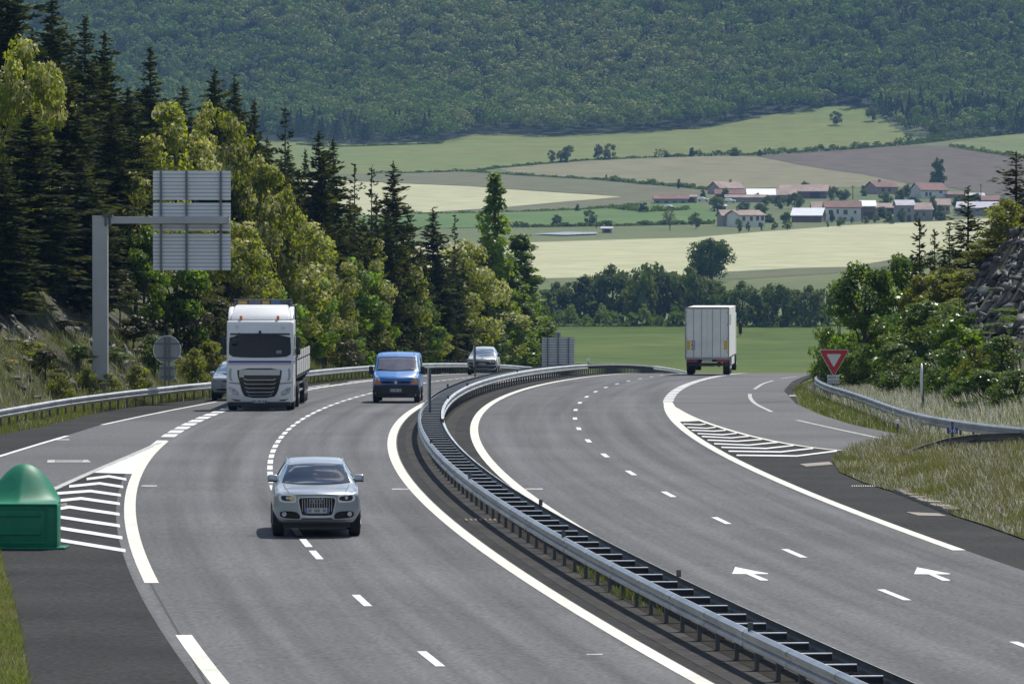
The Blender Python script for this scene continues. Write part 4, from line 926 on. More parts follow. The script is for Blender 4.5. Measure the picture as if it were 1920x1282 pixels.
# sign seen edge on, right verge
Y = 212.; x = xat(1731, Y); zb = tz(x, Y)-.3
es = thing('road_sign', 'road sign seen edge on, a bright sliver on its pole before the bushes', 'road sign', (x, Y, zb))
mb = MB(); mb.tube([(0, .1, 0), (0, .1, zat(680, Y)-zb)], .045, 8); mb.build('post', 'alu_dk', es)
mb = MB(); zc = (zat(681, Y)+zat(746, Y))/2-zb; rr = (zat(681, Y)-zat(746, Y))/2; pts = [(rr*math.cos(t), zc+rr*math.sin(t)) for t in [2*math.pi*k/32 for k in range(32)]]
mb.prism([(a*.85, b) for a, b in pts], -.075, -.04, axis='x'); mb.build('round_plate', 'alu', es)
# kilometre sign 56 and marker post
x, Y = G(1786, 858); z = float(zr(Y)); km = thing('kilometre_sign', 'small blue plate reading 56 on a thin post in the grass wedge', 'kilometre sign', (x, Y, z))
s_ = Y/F
mb = MB(); mb.box(-2.2*s_, 2.2*s_, 0, .05, -.2, (858-790)*s_); mb.build('post', 'postst', km)
mb = MB(); mb.box(-10.3*s_, 10.3*s_, -.03, 0, (858-812.5)*s_, (858-801.3)*s_); pp = mb.build('number_plate', 'signblue', km)
o = link('number', text_mesh('56', .20, 1.1), 'signwhite', pp); o.location = (0, -.034, (858-807)*s_); o.rotation_euler = (math.pi/2, 0, 0)
x, Y = G(1683, 840); z = float(zr(Y)); mk = thing('marker_post', 'slim grey marker post with a square cap at the tip of the grass wedge', 'marker post', (x, Y, z)); s_ = Y/F
mb = MB(); mb.box(-1.9*s_, 1.9*s_, -.03, .03, -.2, 50*s_); mb.build('post', 'postst', mk)
mb = MB(); mb.box(-4.2*s_, 4.2*s_, -.05, .02, 46*s_, 53*s_); mb.build('cap', 'alu', mk, bevel=.01)
# poles standing in the median, sign plates seen edge on
for px, pyb, pyt, lab in ((805, 777, 690, 'edge on sign pole standing in the median beside the blue van'), (890, 711, 648.5, 'edge on sign pole standing in the median before the far grey SUV')):
    Y = G(px, pyb, .5)[1] if px < 850 else 292.; x = offx(Y, -5.0); z = float(zr(Y)); x = xat(px, Y)
    o = thing('sign_pole', lab, 'sign pole', (x, Y, z), group='edge on sign poles in the median')
    zt_ = zat(pyt, Y)-z
    mb = MB(); mb.box(-.02, .06, -.05, .08, .0, zt_); mb.build('pole', 'postst', o); mb = MB(); mb.box(-.065, -.02, -.04, .35, .75 if px < 850 else .8, zt_); mb.build('plate', 'steel', o)
# reflectors clipped on the median rails
def clip_reflector(side, Y, lab):
    o_ = oLm(Y) if side == 'left' else oRm(Y); x, y = offp(Y, o_); z = float(zr(y))+.60
    mb = MB(); mb.box(-.038, .038, -.02, .02, 0, .16); mb.box(-.042, .042, -.026, -.02, .05, .15)
    o = mb.build('rail_reflector', 'postst', bevel=.006); o.location = (x, y, z); tag(o, lab, 'reflector', 'reflectors clipped on the median rail')
for side, px, py, lab in (('left', 1404, 1178, 'small grey reflector on the near left beam, closest to the camera'), ('left', 1053, 1005, 'small grey reflector on the left beam beside the rusty median drain grate'), ('left', 875, 897, 'small grey reflector on the left beam in the middle of the bend'), ('left', 809, 831, 'small grey reflector on the left beam just below the van side sign pole'),
        ('right', 1279, 1080, 'small grey reflector standing up against the right lanes left of the first arrow'), ('right', 1018, 947, 'small grey reflector on the right beam against the cream edge line'), ('right', 832, 793, 'small grey reflector on the right beam at the sharpest bend'), ('right', 837, 748, 'small grey reflector on the right beam beyond the sharpest bend'), ('right', 866, 724, 'small grey reflector on the right beam below the far sign pole'), ('left', 834, 726, 'small grey reflector on the far left beam right of the blue van'), ('right', 955, 698, 'small grey reflector on the right beam right of the far grey SUV')):
    clip_reflector(side, G(px, py, .62)[1], lab)
Y = 372.; x = xat(1103, Y); o = thing('marker_post', 'tiny white marker plate on a post above the far end of the median rail', 'marker post', (x, Y, float(zr(Y))))
mb = MB(); mb.box(-.03, .03, 0, .04, 0, zat(673, Y)-float(zr(Y))); mb.build('post', 'postst', o); mb = MB(); mb.box(-.10, .10, -.02, 0, zat(678, Y)-float(zr(Y)), zat(671, Y)-float(zr(Y))); mb.build('plate', 'signwhite', o)
# green crash cushion on the exit nose
x0, Y0 = G(30, 1030); s_ = Y0/F; z0 = float(zr(Y0)); hw = 77*s_
cc = thing('crash_cushion', 'green plastic crash cushion nose on the exit gore, seen from behind', 'crash cushion', (x0, Y0, z0), math.radians(-3))
hb = 84*s_
mb = MB(); mb.box(-hw, hw, 0, .5, .05, hb); body = mb.build('body', 'green', cc, smooth=True, bevel=.03)
mb = MB(); mb.box(-hw-.04, hw+.16, -.06, .75, .0, .05); mb.build('base_flange', 'green', body, bevel=.015)
for a, b, c_, d_ in ((-hw+.10, hw-.34, .68, .74), (-hw+.10, hw-.34, .30, .36)):
    mb = MB(); mb.box(a, b, -.035, .01, c_, d_); mb.build('moulded_rib', 'green', body, bevel=.012)
mb = MB()
for xx0, xx1, zz0, zz1 in ((-hw+.02, hw-.2, .12, .155), (-hw+.02, hw-.2, .83, .865), (hw-.235, hw-.2, .155, .83), (-hw+.02, -hw+.055, .155, .83)): mb.box(xx0, xx1, -.02, .01, zz0, zz1)
mb.build('panel_rim', 'green', body, bevel=.006)
nu, nv = 41, 14; vs = []
for j in range(nv):
    t = j/(nv-1)
    for i in range(nu):
        u = -1+2*i/(nu-1); bell = 1-abs(u)**2.0
        wid = 1-.10*t
        t0 = .22+.25*abs(u); zz = hb+.07*t+.73*bell*float(sstep(t0, 1.02, t))
        vs.append((hw*u*wid, -.03+1.25*t, zz))
fs = [(j*nu+i, j*nu+i+1, (j+1)*nu+i+1, (j+1)*nu+i) for j in range(nv-1) for i in range(nu-1)]
mb = MB(); mb.add(vs, fs)
k0 = len(mb.v); mb.v += [(v[0], v[1]+.02, .05) for v in vs[(nv-1)*nu:]]; mb.f += [((nv-1)*nu+i, (nv-1)*nu+i+1, k0+i+1, k0+i) for i in range(nu-1)]; mb.m += [0]*(nu-1)
for e in (0, nu-1):
    k1 = len(mb.v); mb.v += [(vs[j*nu+e][0], vs[j*nu+e][1], .05) for j in range(nv)]; mb.f += [(j*nu+e, (j+1)*nu+e, k1+j+1, k1+j) for j in range(nv-1)]; mb.m += [0]*(nv-1)
mb.build('hood', 'green', cc, smooth=True)
mb = MB(); mb.tube([(hw*(-1+2*i/40), -.03, hb+.0) for i in range(41)], .022, 6); mb.build('hood_edge', 'green', cc, smooth=True)
# ------------------------------------------------------------------ foliage
M['lf_con'] = leafmat('spruce_needles', (.024, .034, .014), (.05, .065, .012), .22, .8, .12)
M['lf_con2'] = leafmat('spruce_needles_light', (.058, .070, .020), (.14, .15, .018), .34, .8, .12)
M['lf_aca'] = leafmat('acacia_leaves', (.15, .185, .024), (.38, .42, .025), .5)
M['lf_flo'] = leafmat('acacia_blossom', (.47, .46, .19), (.58, .55, .18), .42)
M['lf_grn'] = leafmat('fresh_green_leaves', (.10, .18, .018), (.27, .42, .02), .52)
M['lf_grn2'] = leafmat('mid_green_leaves', (.065, .11, .014), (.18, .26, .015), .48)
M['lf_dk'] = leafmat('glossy_dark_leaves', (.052, .10, .014), (.17, .29, .012), .48, .35, .7)
M['lf_pop'] = leafmat('poplar_leaves', (.11, .17, .022), (.27, .38, .02), .5, .38, .5)
M['lf_scr'] = leafmat('dry_scrub_twigs', (.095, .085, .045), (.12, .11, .04), .3)
M['lf_olv'] = leafmat('olive_shrub_leaves', (.115, .13, .028), (.27, .28, .025), .48)
M['lf_hedge'] = leafmat('hedgerow_leaves', (.075, .120, .028), (.16, .22, .02), .34, .8, .15)
M['lf_hedge2'] = leafmat('grey_green_leaves', (.11, .14, .048), (.19, .23, .04), .34, .8, .15)
M['lf_yel'] = leafmat('yellow_broom_flowers', (.55, .40, .02), (.5, .4, .02), .3)
M['lf_for'] = leafmat('forest_leaves', (.135, .195, .040), (.17, .22, .03), .14, .9, .05, var=.3)
M['lf_for2'] = leafmat('forest_leaves_dark', (.062, .075, .032), (.06, .08, .03), .12, .9, .05, var=.3)
M['lf_for3'] = leafmat('forest_leaves_pale', (.23, .255, .075), (.14, .17, .05), .14, .9, .05, var=.3)
def unit(n, r): v = r.normal(size=(n, 3)); return v/np.linalg.norm(v, axis=1, keepdims=True)
def rhombs(C, U, Wd):
    n = len(C); Vv = np.stack([C-U, C+Wd, C+U, C-Wd], 1).reshape(-1, 3); return Vv, np.arange(4*n).reshape(n, 4)
def leaves(C, a, b, r, long=None, j=.6, nrm=None, jn=.8):
    if nrm is not None:
        nn = nrm+unit(len(C), r)*jn; nn /= np.linalg.norm(nn, axis=1, keepdims=True); d = np.cross(nn, unit(len(C), r)); d /= np.linalg.norm(d, axis=1, keepdims=True); w = np.cross(nn, d)
        return rhombs(C, d*np.asarray(a)[:, None], w*np.asarray(b)[:, None])
    d = unit(len(C), r) if long is None else long+unit(len(C), r)*j
    d /= np.linalg.norm(d, axis=1, keepdims=True); w = np.cross(d, unit(len(C), r)); w /= np.linalg.norm(w, axis=1, keepdims=True)
    return rhombs(C, d*np.asarray(a)[:, None], w*np.asarray(b)[:, None])
def broad(seed, h, w, n, leaf, clumps, base=.15, prof='round', flower=0., nm='crown', mats=('lf_grn',), rc=(.11, .19)):
    r = np.random.default_rng(seed); t = base+(1-base)*r.random(clumps)**.85
    u = (t-base)/(1-base)
    rp = {'round': lambda u: np.sqrt(np.clip(1-(2*u-.85)**2/1.35, .05, 1)), 'poplar': lambda u: np.clip(1.02-.98*u**1.25, .06, 1), 'shrub': lambda u: np.sqrt(np.clip(1-u**2, .08, 1)), 'tall': lambda u: np.clip(1-.75*u**1.8, .15, 1)}[prof](u)
    th = r.random(clumps)*2*np.pi; rad = w/2*rp*np.sqrt(.12+.88*r.random(clumps))*.86
    cc = np.c_[rad*np.cos(th), rad*np.sin(th), t*h*.93]
    cr = w*r.uniform(rc[0], rc[1], clumps)*np.clip(.55+.55*rp, .5, 1.1)
    wgt = cr**2; k = r.choice(clumps, n, p=wgt/wgt.sum()); d = unit(n, r); d[:, 2] = d[:, 2]*.8+.12
    C = cc[k]+d*(cr[k]*(.35+.7*np.sqrt(r.random(n))))[:, None]
    C[:, 2] = np.clip(C[:, 2], .02*h, None)
    sz = leaf*r.uniform(.6, 1.35, n)
    cd = C-np.array([0, 0, h*.5]); cd /= np.linalg.norm(cd, axis=1, keepdims=True)+1e-6
    Vv, Fq = leaves(C, sz, sz*.62, r, nrm=d*.7+cd*.4, jn=.75)
    mi = np.zeros(n, int)
    if flower:
        cf = r.random(clumps) < flower; mi = np.where(cf[k] & (d[:, 2] > -.25) & (r.random(n) < .62), 1, 0)
    elif len(mats) > 1: mi = (r.random(clumps) < .4)[k].astype(int)
    return np_mesh('crown', Vv, Fq, mi), cc, cr, mats
def trunk_mesh(seed, h, cc, r0, base=.15, limbs=9):
    r = random.Random(seed); mb = MB(); pts = []
    for i in range(6): t = i/5; pts.append((r.uniform(-.1, .1)*h*.06*t, r.uniform(-.1, .1)*h*.06*t, -.4+t*h*.8))
    mb.tube(pts, [r0*(1.25 if i == 0 else 1-.15*i) for i in range(6)], 7)
    for k in r.sample(range(len(cc)), min(limbs, len(cc))):
        c = cc[k]; z0 = max(h*base*.6, c[2]*r.uniform(.35, .6)); mb.tube([(0, 0, z0), (c[0]*.45, c[1]*.45, z0+(c[2]-z0)*.55), tuple(c)], [r0*.42, r0*.28, r0*.1], 5)
    me = bpy.data.meshes.new('trunk'); me.from_pydata(mb.v, [], mb.f); return me
def conifer(seed, h, w, gap=.42, nb=9, dens=1., droop=.25, spray=.27):
    r = np.random.default_rng(seed); Cs = []; Ds = []; As = []
    z = .05*h
    while z < h*.985:
        t = z/h; Lb = w/2*(1-t)**.72*r.uniform(.72, 1.15)+.10; n = max(4, int(nb*(1-.45*t)+r.integers(-1, 2))); a0 = r.random()*6.28
        for k in range(n):
            a = a0+6.283*k/n+r.normal()*.22; l = Lb*r.uniform(.45, 1.25); z_ = z+r.normal()*gap*.45; m = max(2, int(l/.17*dens))
            s = (np.arange(m)+r.random(m))/m; s = .12+.9*s
            dx, dy = math.cos(a), math.sin(a); zz = z_+l*(.18*s-droop*s**1.5+.22*np.clip(s-.7, 0, 1))*(1-.5*t)+.25*l*t*s
            for q in range(3):
                off = r.normal(size=(m, 3))*np.array([.10, .10, .07])*min(1, l)
                side = r.normal(size=m)*.22*l*s*.55
                Cs.append(np.c_[dx*l*s-dy*side, dy*l*s+dx*side, zz]+off)
                Ds.append(np.c_[dx-dy*np.sign(side)*.8, dy+dx*np.sign(side)*.8, np.full(m, -.25+.5*t)]); As.append(np.full(m, spray*min(1.1, .45+.45*l)))
        z += gap*r.uniform(.75, 1.25)*(1-.35*t)
    C = np.concatenate(Cs); D = np.concatenate(Ds); D /= np.linalg.norm(D, axis=1, keepdims=True); A = np.concatenate(As)*r.uniform(.7, 1.3, len(C))
    nt_ = 16; tip = np.c_[r.normal(size=(nt_, 2))*.004*h, h*(.93+.08*r.random(nt_))]; C = np.r_[C, tip]; D = np.r_[D, np.c_[r.normal(size=(nt_, 2))*.5, np.ones(nt_)]]; A = np.r_[A, np.full(nt_, .013*h)]
    Vv, Fq = leaves(C, A, A*.27, r, D, .35)
    mi = (r.random(len(C)) < .38).astype(int)
    mb = MB(); mb.tube([(0, 0, -.5), (0, 0, h*.5), (0, 0, h*1.0)], [h*.014, h*.009, .02], 7); me = bpy.data.meshes.new('trunk'); me.from_pydata(mb.v, [], mb.f)
    return np_mesh('crown', Vv, Fq, mi), me
LIB = {}
def reg(kind, crown, trunk, mats, h, w, bark='bark'):
    for m in mats: crown.materials.append(M[m])
    trunk.materials.append(M[bark]); LIB.setdefault(kind, []).append((crown, trunk, h, w))
for s in range(5):
    c, t = conifer(20+s, 15, 6.2, nb=11+s % 2, droop=.22+.05*s, spray=.28); reg('conifer', c, t, ('lf_con', 'lf_con2'), 15, 6.2)
for s in range(2):
    c, t = conifer(40+s, 11, 4.4, gap=.55, nb=7, dens=.75, droop=.1); reg('open_conifer', c, t, ('lf_con', 'lf_con2'), 11, 4.4)
for s in range(2):
    c, t = conifer(50+s, 5, 2.6, gap=.27, nb=8, dens=.9, droop=-.05, spray=.21); reg('young_conifer', c, t, ('lf_con', 'lf_con2'), 5, 2.4)
def regb(kind, seeds, h, w, n, leaf, clumps, mats, base=.15, prof='round', flower=0., r0=.16, bark='bark', limbs=9, rc=(.11, .19)):
    for s in seeds:
        c, cc, cr, ms = broad(s, h, w, n, leaf, clumps, base, prof, flower, mats=mats, rc=rc); reg(kind, c, trunk_mesh(s, h, cc, r0, base, limbs), mats, h, w, bark)
regb('acacia', (1, 2, 3, 4), 10, 6.5, 7000, .15, 46, ('lf_aca', 'lf_flo'), .10, 'round', .60, rc=(.08, .15))
regb('green', (5, 6, 7), 7, 4.6, 5000, .14, 34, ('lf_grn', 'lf_grn2'), .06, 'round', rc=(.09, .17))
regb('dark', (8, 9, 10), 6, 4.6, 6500, .10, 36, ('lf_dk', 'lf_grn2'), .05, 'shrub', rc=(.09, .17))
regb('poplar', (11, 12, 19), 16, 4.2, 10000, .14, 90, ('lf_pop', 'lf_grn2'), .05, 'poplar', rc=(.10, .20), limbs=26)
regb('scrub', (13, 14), 4, 3.4, 3200, .11, 26, ('lf_scr', 'lf_con2'), .04, 'tall', r0=.07)
regb('olive', (15, 16), 3.4, 3.6, 3600, .10, 24, ('lf_olv', 'lf_aca'), .04, 'shrub', r0=.06)
regb('slim', (17,), 5.2, 2.4, 1700, .12, 24, ('lf_grn', 'lf_dk'), .28, 'round', r0=.05, rc=(.10, .2), limbs=16)
regb('broom', (18,), 2, 2.2, 1600, .07, 16, ('lf_olv', 'lf_yel'), .05, 'shrub', .6, r0=.05)
# distant kinds
regb('far_round', (21, 22, 23), 9, 9, 1500, .42, 34, ('lf_hedge', 'lf_hedge2'), .10, 'round', r0=.25, rc=(.10, .19))
regb('far_oak', (24,), 11, 12, 6500, .32, 60, ('lf_hedge',), .10, 'round', r0=.4, rc=(.10, .17))
regb('far_tall', (25, 26, 27), 10, 6, 1700, .36, 34, ('lf_hedge', 'lf_hedge2'), .06, 'tall', r0=.2, rc=(.11, .20))
regb('far_pale', (28, 29), 7, 6, 900, .34, 26, ('lf_hedge2',), .22, 'round', r0=.16, bark='bark_pale', rc=(.10, .18))
regb('far_bare', (30,), 11, 7, 700, .30, 30, ('lf_hedge2',), .25, 'round', r0=.28, bark='bark_pale', limbs=26)
regb('far_bush', (31, 32), 4, 5, 700, .34, 18, ('lf_hedge',), .04, 'shrub', r0=.1)
_cnt = {}
NAMES = dict(conifer='spruce_tree', open_conifer='spruce_tree', young_conifer='young_spruce', acacia='flowering_tree', green='leafy_tree', dark='leafy_shrub', poplar='poplar_tree', scrub='dry_shrub', olive='olive_shrub', slim='young_tree', broom='broom_bush',
             far_round='round_tree', far_oak='oak_tree', far_tall='hedgerow_tree', far_pale='orchard_tree', far_bare='bare_tree', far_bush='bush')
CATS = dict(dark='shrub', scrub='shrub', olive='shrub', broom='shrub', far_bush='shrub')
def plant(kind, X, Y, z, h, w, label, group=None):
    lst = LIB[kind]; i = _cnt.get(kind, 0); _cnt[kind] = i+1; c, t, h0, w0 = lst[i % len(lst)]
    o = thing(NAMES[kind], label, CATS.get(kind, 'tree'), (X, Y, z), random.uniform(0, 6.28), group)
    o.scale = (w/w0, w/w0, h/h0)
    for n, me in (('trunk', t), ('crown', c)):
        p = bpy.data.objects.new(n, me); COL.objects.link(p); p.parent = o
    return o
def near(kind, px, top, Y, wpx, label, group=None, left=True, sink=.0):
    w = wpx/F*Y; X = xat(px, Y)
    if left:
        while X+min(.22*w, 1.2) > float(XL(Y))-1.6 and Y < 640: Y += 2; X = xat(px, Y); w = wpx/F*Y
    z = tz(X, Y)-sink; h = zat(top, Y)-z
    return plant(kind, X, Y, z, h, w, label, group)
NEAR = [
 ('conifer', 15, -95, 262, 210, 'dark spruce cut by the upper left corner of the view'),
 ('conifer', 98, -8, 275, 150, 'tall dark spruce with a long bare tip, left of the twin tipped pair'),
 ('conifer', 160, 32, 285, 140, 'dark spruce with a ragged double tip high on the left bank'),
 ('conifer', 197, 60, 292, 110, 'dark spruce tucked right of the ragged double tipped spruce'),
 ('conifer', 128, 150, 252, 160, 'broad dark spruce standing above and left of the gantry post'),
 ('conifer', 55, 205, 240, 200, 'very broad blackish spruce nearest the road, left of the gantry post'),
 ('conifer', 210, 205, 264, 150, 'dark spruce rising directly above the gantry arm joint'),
 ('conifer', 282, 90, 300, 135, 'dark spruce with a narrow spire over the pale flowering trees'),
 ('conifer', 240, 165, 285, 130, 'dark spruce left of the narrow spired spruce, half hidden'),
 ('conifer', 345, 158, 305, 120, 'short spruce top peeping out above the tall pale flowering tree'),
 ('conifer', 402, 128, 312, 125, 'bluish dark spruce right of the pale flowering treetop'),
 ('conifer', 440, 148, 318, 115, 'dark spruce with an uneven right side above the sign board'),
 ('conifer', 477, 190, 322, 110, 'dark spruce sloping down towards the single thin spire'),
 ('open_conifer', 535, 202, 318, 95, 'thin open spruce spire standing alone against the forest hill'),
 ('conifer', 598, 248, 316, 110, 'left one of the dense twin spruces against the pale meadow'),
 ('conifer', 625, 258, 322, 110, 'right one of the dense twin spruces against the pale meadow'),
 ('open_conifer', 665, 308, 326, 90, 'slim open spruce right of the dense twin spruces'),
 ('open_conifer', 697, 315, 330, 80, 'slimmest spruce, standing between two others before the wheat wedge'),
 ('conifer', 737, 306, 330, 115, 'spruce with long drooping right branches before the wheat wedge'),
 ('conifer', 812, 394, 340, 105, 'pointed black spruce standing left of the poplar'),
 ('open_conifer', 853, 404, 350, 70, 'small spruce tip just left of the poplar'),
 ('conifer', 560, 320, 322, 125, 'dark spruce behind the biggest flowering tree'),
 ('conifer', 152, 300, 247, 165, 'blackish spruce filling the gap behind the gantry post'),
 ('conifer', 5, 300, 232, 150, 'blackish spruce at the left edge above the rubble slope'),
 ('acacia', 745, 455, 350, 110, 'thin yellow green tree between the drooping spruce and the pointed black one'),
 ('green', 690, 500, 336, 110, 'mid green tree below the slim open spruces'),
 ('green', 720, 610, 338, 80, 'low green bush behind the blue van'),
 ('acacia', 575, 540, 304, 120, 'pale flowering tree behind the truck trailer boards'),
 ('conifer', 500, 260, 326, 120, 'dark spruce between the sloping spruce and the thin spire'),
 ('conifer', 380, 260, 300, 150, 'dark spruce closing the gap behind the sign board'),
 ('acacia', 35, 50, 250, 150, 'pale yellow green tree at the upper left edge'),
 ('acacia', 88, 105, 256, 100, 'smaller yellow green tree between dark spruces at upper left'),
 ('acacia', 330, 182, 288, 165, 'tall pale flowering tree above the sign board'),
 ('acacia', 405, 172, 300, 120, 'pale flowering tree right of the tallest flowering one'),
 ('acacia', 455, 240, 300, 110, 'pale flowering tree leaning over the right end of the sign board'),
 ('acacia', 255, 315, 264, 130, 'creamy flowering tree just left of the sign board'),
 ('acacia', 505, 298, 300, 130, 'yellow green flowering tree right of the sign board top'),
 ('acacia', 525, 388, 284, 205, 'biggest cream flowering tree, right of the sign board foot'),
 ('acacia', 445, 400, 274, 150, 'cream flowering tree behind the lower sign board'),
 ('acacia', 605, 430, 305, 120, 'cream flowering tree right of the biggest one'),
 ('acacia', 690, 440, 330, 110, 'thinly flowering tree among the dark spruces left of centre'),
 ('acacia', 872, 436, 345, 150, 'pale flowering tree directly left of the poplar'),
 ('acacia', 845, 520, 338, 120, 'pale flowering tree above the far grey SUV'),
 ('acacia', 930, 550, 348, 130, 'yellow green tree at the foot of the poplar'),
 ('acacia', 790, 600, 335, 100, 'low pale flowering tree right of the bright green column'),
 ('green', 650, 478, 318, 130, 'bright green maple between the truck and the blue van'),
 ('green', 785, 545, 340, 95, 'bright fresh green column of leaves above the blue van'),
 ('green', 565, 500, 302, 130, 'green tree behind the trailer of the white truck'),
 ('green', 900, 590, 346, 130, 'round green tree behind the far grey SUV'),
 ('green', 640, 590, 318, 90, 'low light green bush right of the truck trailer'),
 ('green', 500, 520, 288, 130, 'green tree just above the truck cab'),
 ('green', 330, 425, 266, 120, 'green tree below the sign board, left part'),
 ('green', 270, 420, 262, 100, 'dull green tree behind the gap between post and sign board'),
 ('green', 1000, 545, 350, 62, 'small green tree at the outer end of the tree row beside the crest'),
 ('green', 965, 600, 348, 90, 'dense green bush where the tree row meets the median rail'),
 ('poplar', 928, 300, 352, 128, 'tallest poplar, a narrow green column against the pale fields'),
 ('poplar', 975, 415, 352, 150, 'lower second stem of poplar leaning out to the right'),
 ('poplar', 955, 470, 352, 140, 'short leafy poplar filling the foot of the tall narrow one'),
 ('scrub', 610, 560, 308, 120, 'brownish dry shrub behind the truck trailer'),
 ('scrub', 745, 560, 328, 100, 'brownish dry shrub left of the bright green column'),
 ('scrub', 825, 590, 338, 95, 'brownish dry shrub left of the far grey SUV'),
 ('scrub', 690, 585, 322, 95, 'brownish dry shrub above the roof of the blue van'),
 ('scrub', 345, 545, 266, 130, 'dull olive pine shrub behind the round sign'),
 ('scrub', 225, 505, 256, 90, 'dry olive shrub right of the gantry post on the bank'),
 ('scrub', 535, 600, 298, 110, 'brownish dry shrub behind the truck cab'),
 ('scrub', 470, 575, 286, 120, 'dark dry shrub hidden behind the truck cab roof'),
 ('scrub', 405, 560, 276, 110, 'dark dry shrub left of the truck cab'),
 ('olive', 395, 640, 258, 90, 'leafy low shrub between the round sign and the hatchback'),
 ('olive', 360, 655, 254, 70, 'low tufted shrub right of the round sign plate'),
 ('scrub', 120, 600, 240, 110, 'dark twiggy shrub on the bank left of the gantry post'),
 ('olive', 60, 640, 228, 80, 'dull low shrub among the stones at left'),
 ('dark', 215, 650, 244, 70, 'dark low bush just right of the gantry post'),
 ('olive', 110, 700, 220, 60, 'low green tuft shrub by the guard rail at left'),
 ('scrub', 28, 590, 236, 120, 'dark twiggy shrub at the left edge below the blackish spruces'),
 ('dark', 145, 645, 236, 80, 'dark green bush against the left side of the gantry post'),
 ('scrub', 250, 590, 250, 100, 'dry brown shrub on the bank between gantry post and round sign'),
 ('dark', 290, 625, 250, 80, 'dark bush left of the round sign rim'),
 ('scrub', 85, 655, 226, 80, 'brown low shrub over the stones near the left guard rail'),
 ('olive', 200, 700, 236, 60, 'low shrub hiding the foot of the gantry post'),
 ('broom', 2, 688, 222, 70, 'yellow flowering broom bush at the left edge above the guard rail'),
 ('olive', 160, 690, 232, 50, 'low green shrub left of the gantry post foot'),
 ('olive', 262, 685, 240, 60, 'low green shrub between gantry post and round sign'),
]
# the back rank: spruces crowded behind the others, told apart by nothing
rb = random.Random(3)
for px_ in list(range(-20, 900, 27)):
    top_ = np.interp(px_, [0, 100, 160, 200, 240, 285, 330, 400, 445, 480, 535, 600, 640, 700, 740, 790, 850, 900], [-60, 20, 60, 85, 150, 120, 180, 150, 170, 215, 240, 280, 310, 345, 345, 410, 430, 470])+rb.uniform(5, 75)
    near('conifer', px_+rb.uniform(-8, 8), top_, np.interp(px_, [0, 500, 900], [292, 338, 372])+rb.uniform(-6, 8), rb.uniform(120, 165)*(1 if px_ < 550 else .75), 'dark spruce crowded in the back rank of the wood on the left bank', 'spruces in the back rank of the left wood')
for k_, px_, top_, Y_, w_, l_ in NEAR: near(k_, px_, top_, Y_+(14 if 'conifer' in k_ and px_ > 500 else 0), w_*(1.38 if k_ == 'conifer' else 1.2 if k_ == 'acacia' else 1.12), l_)
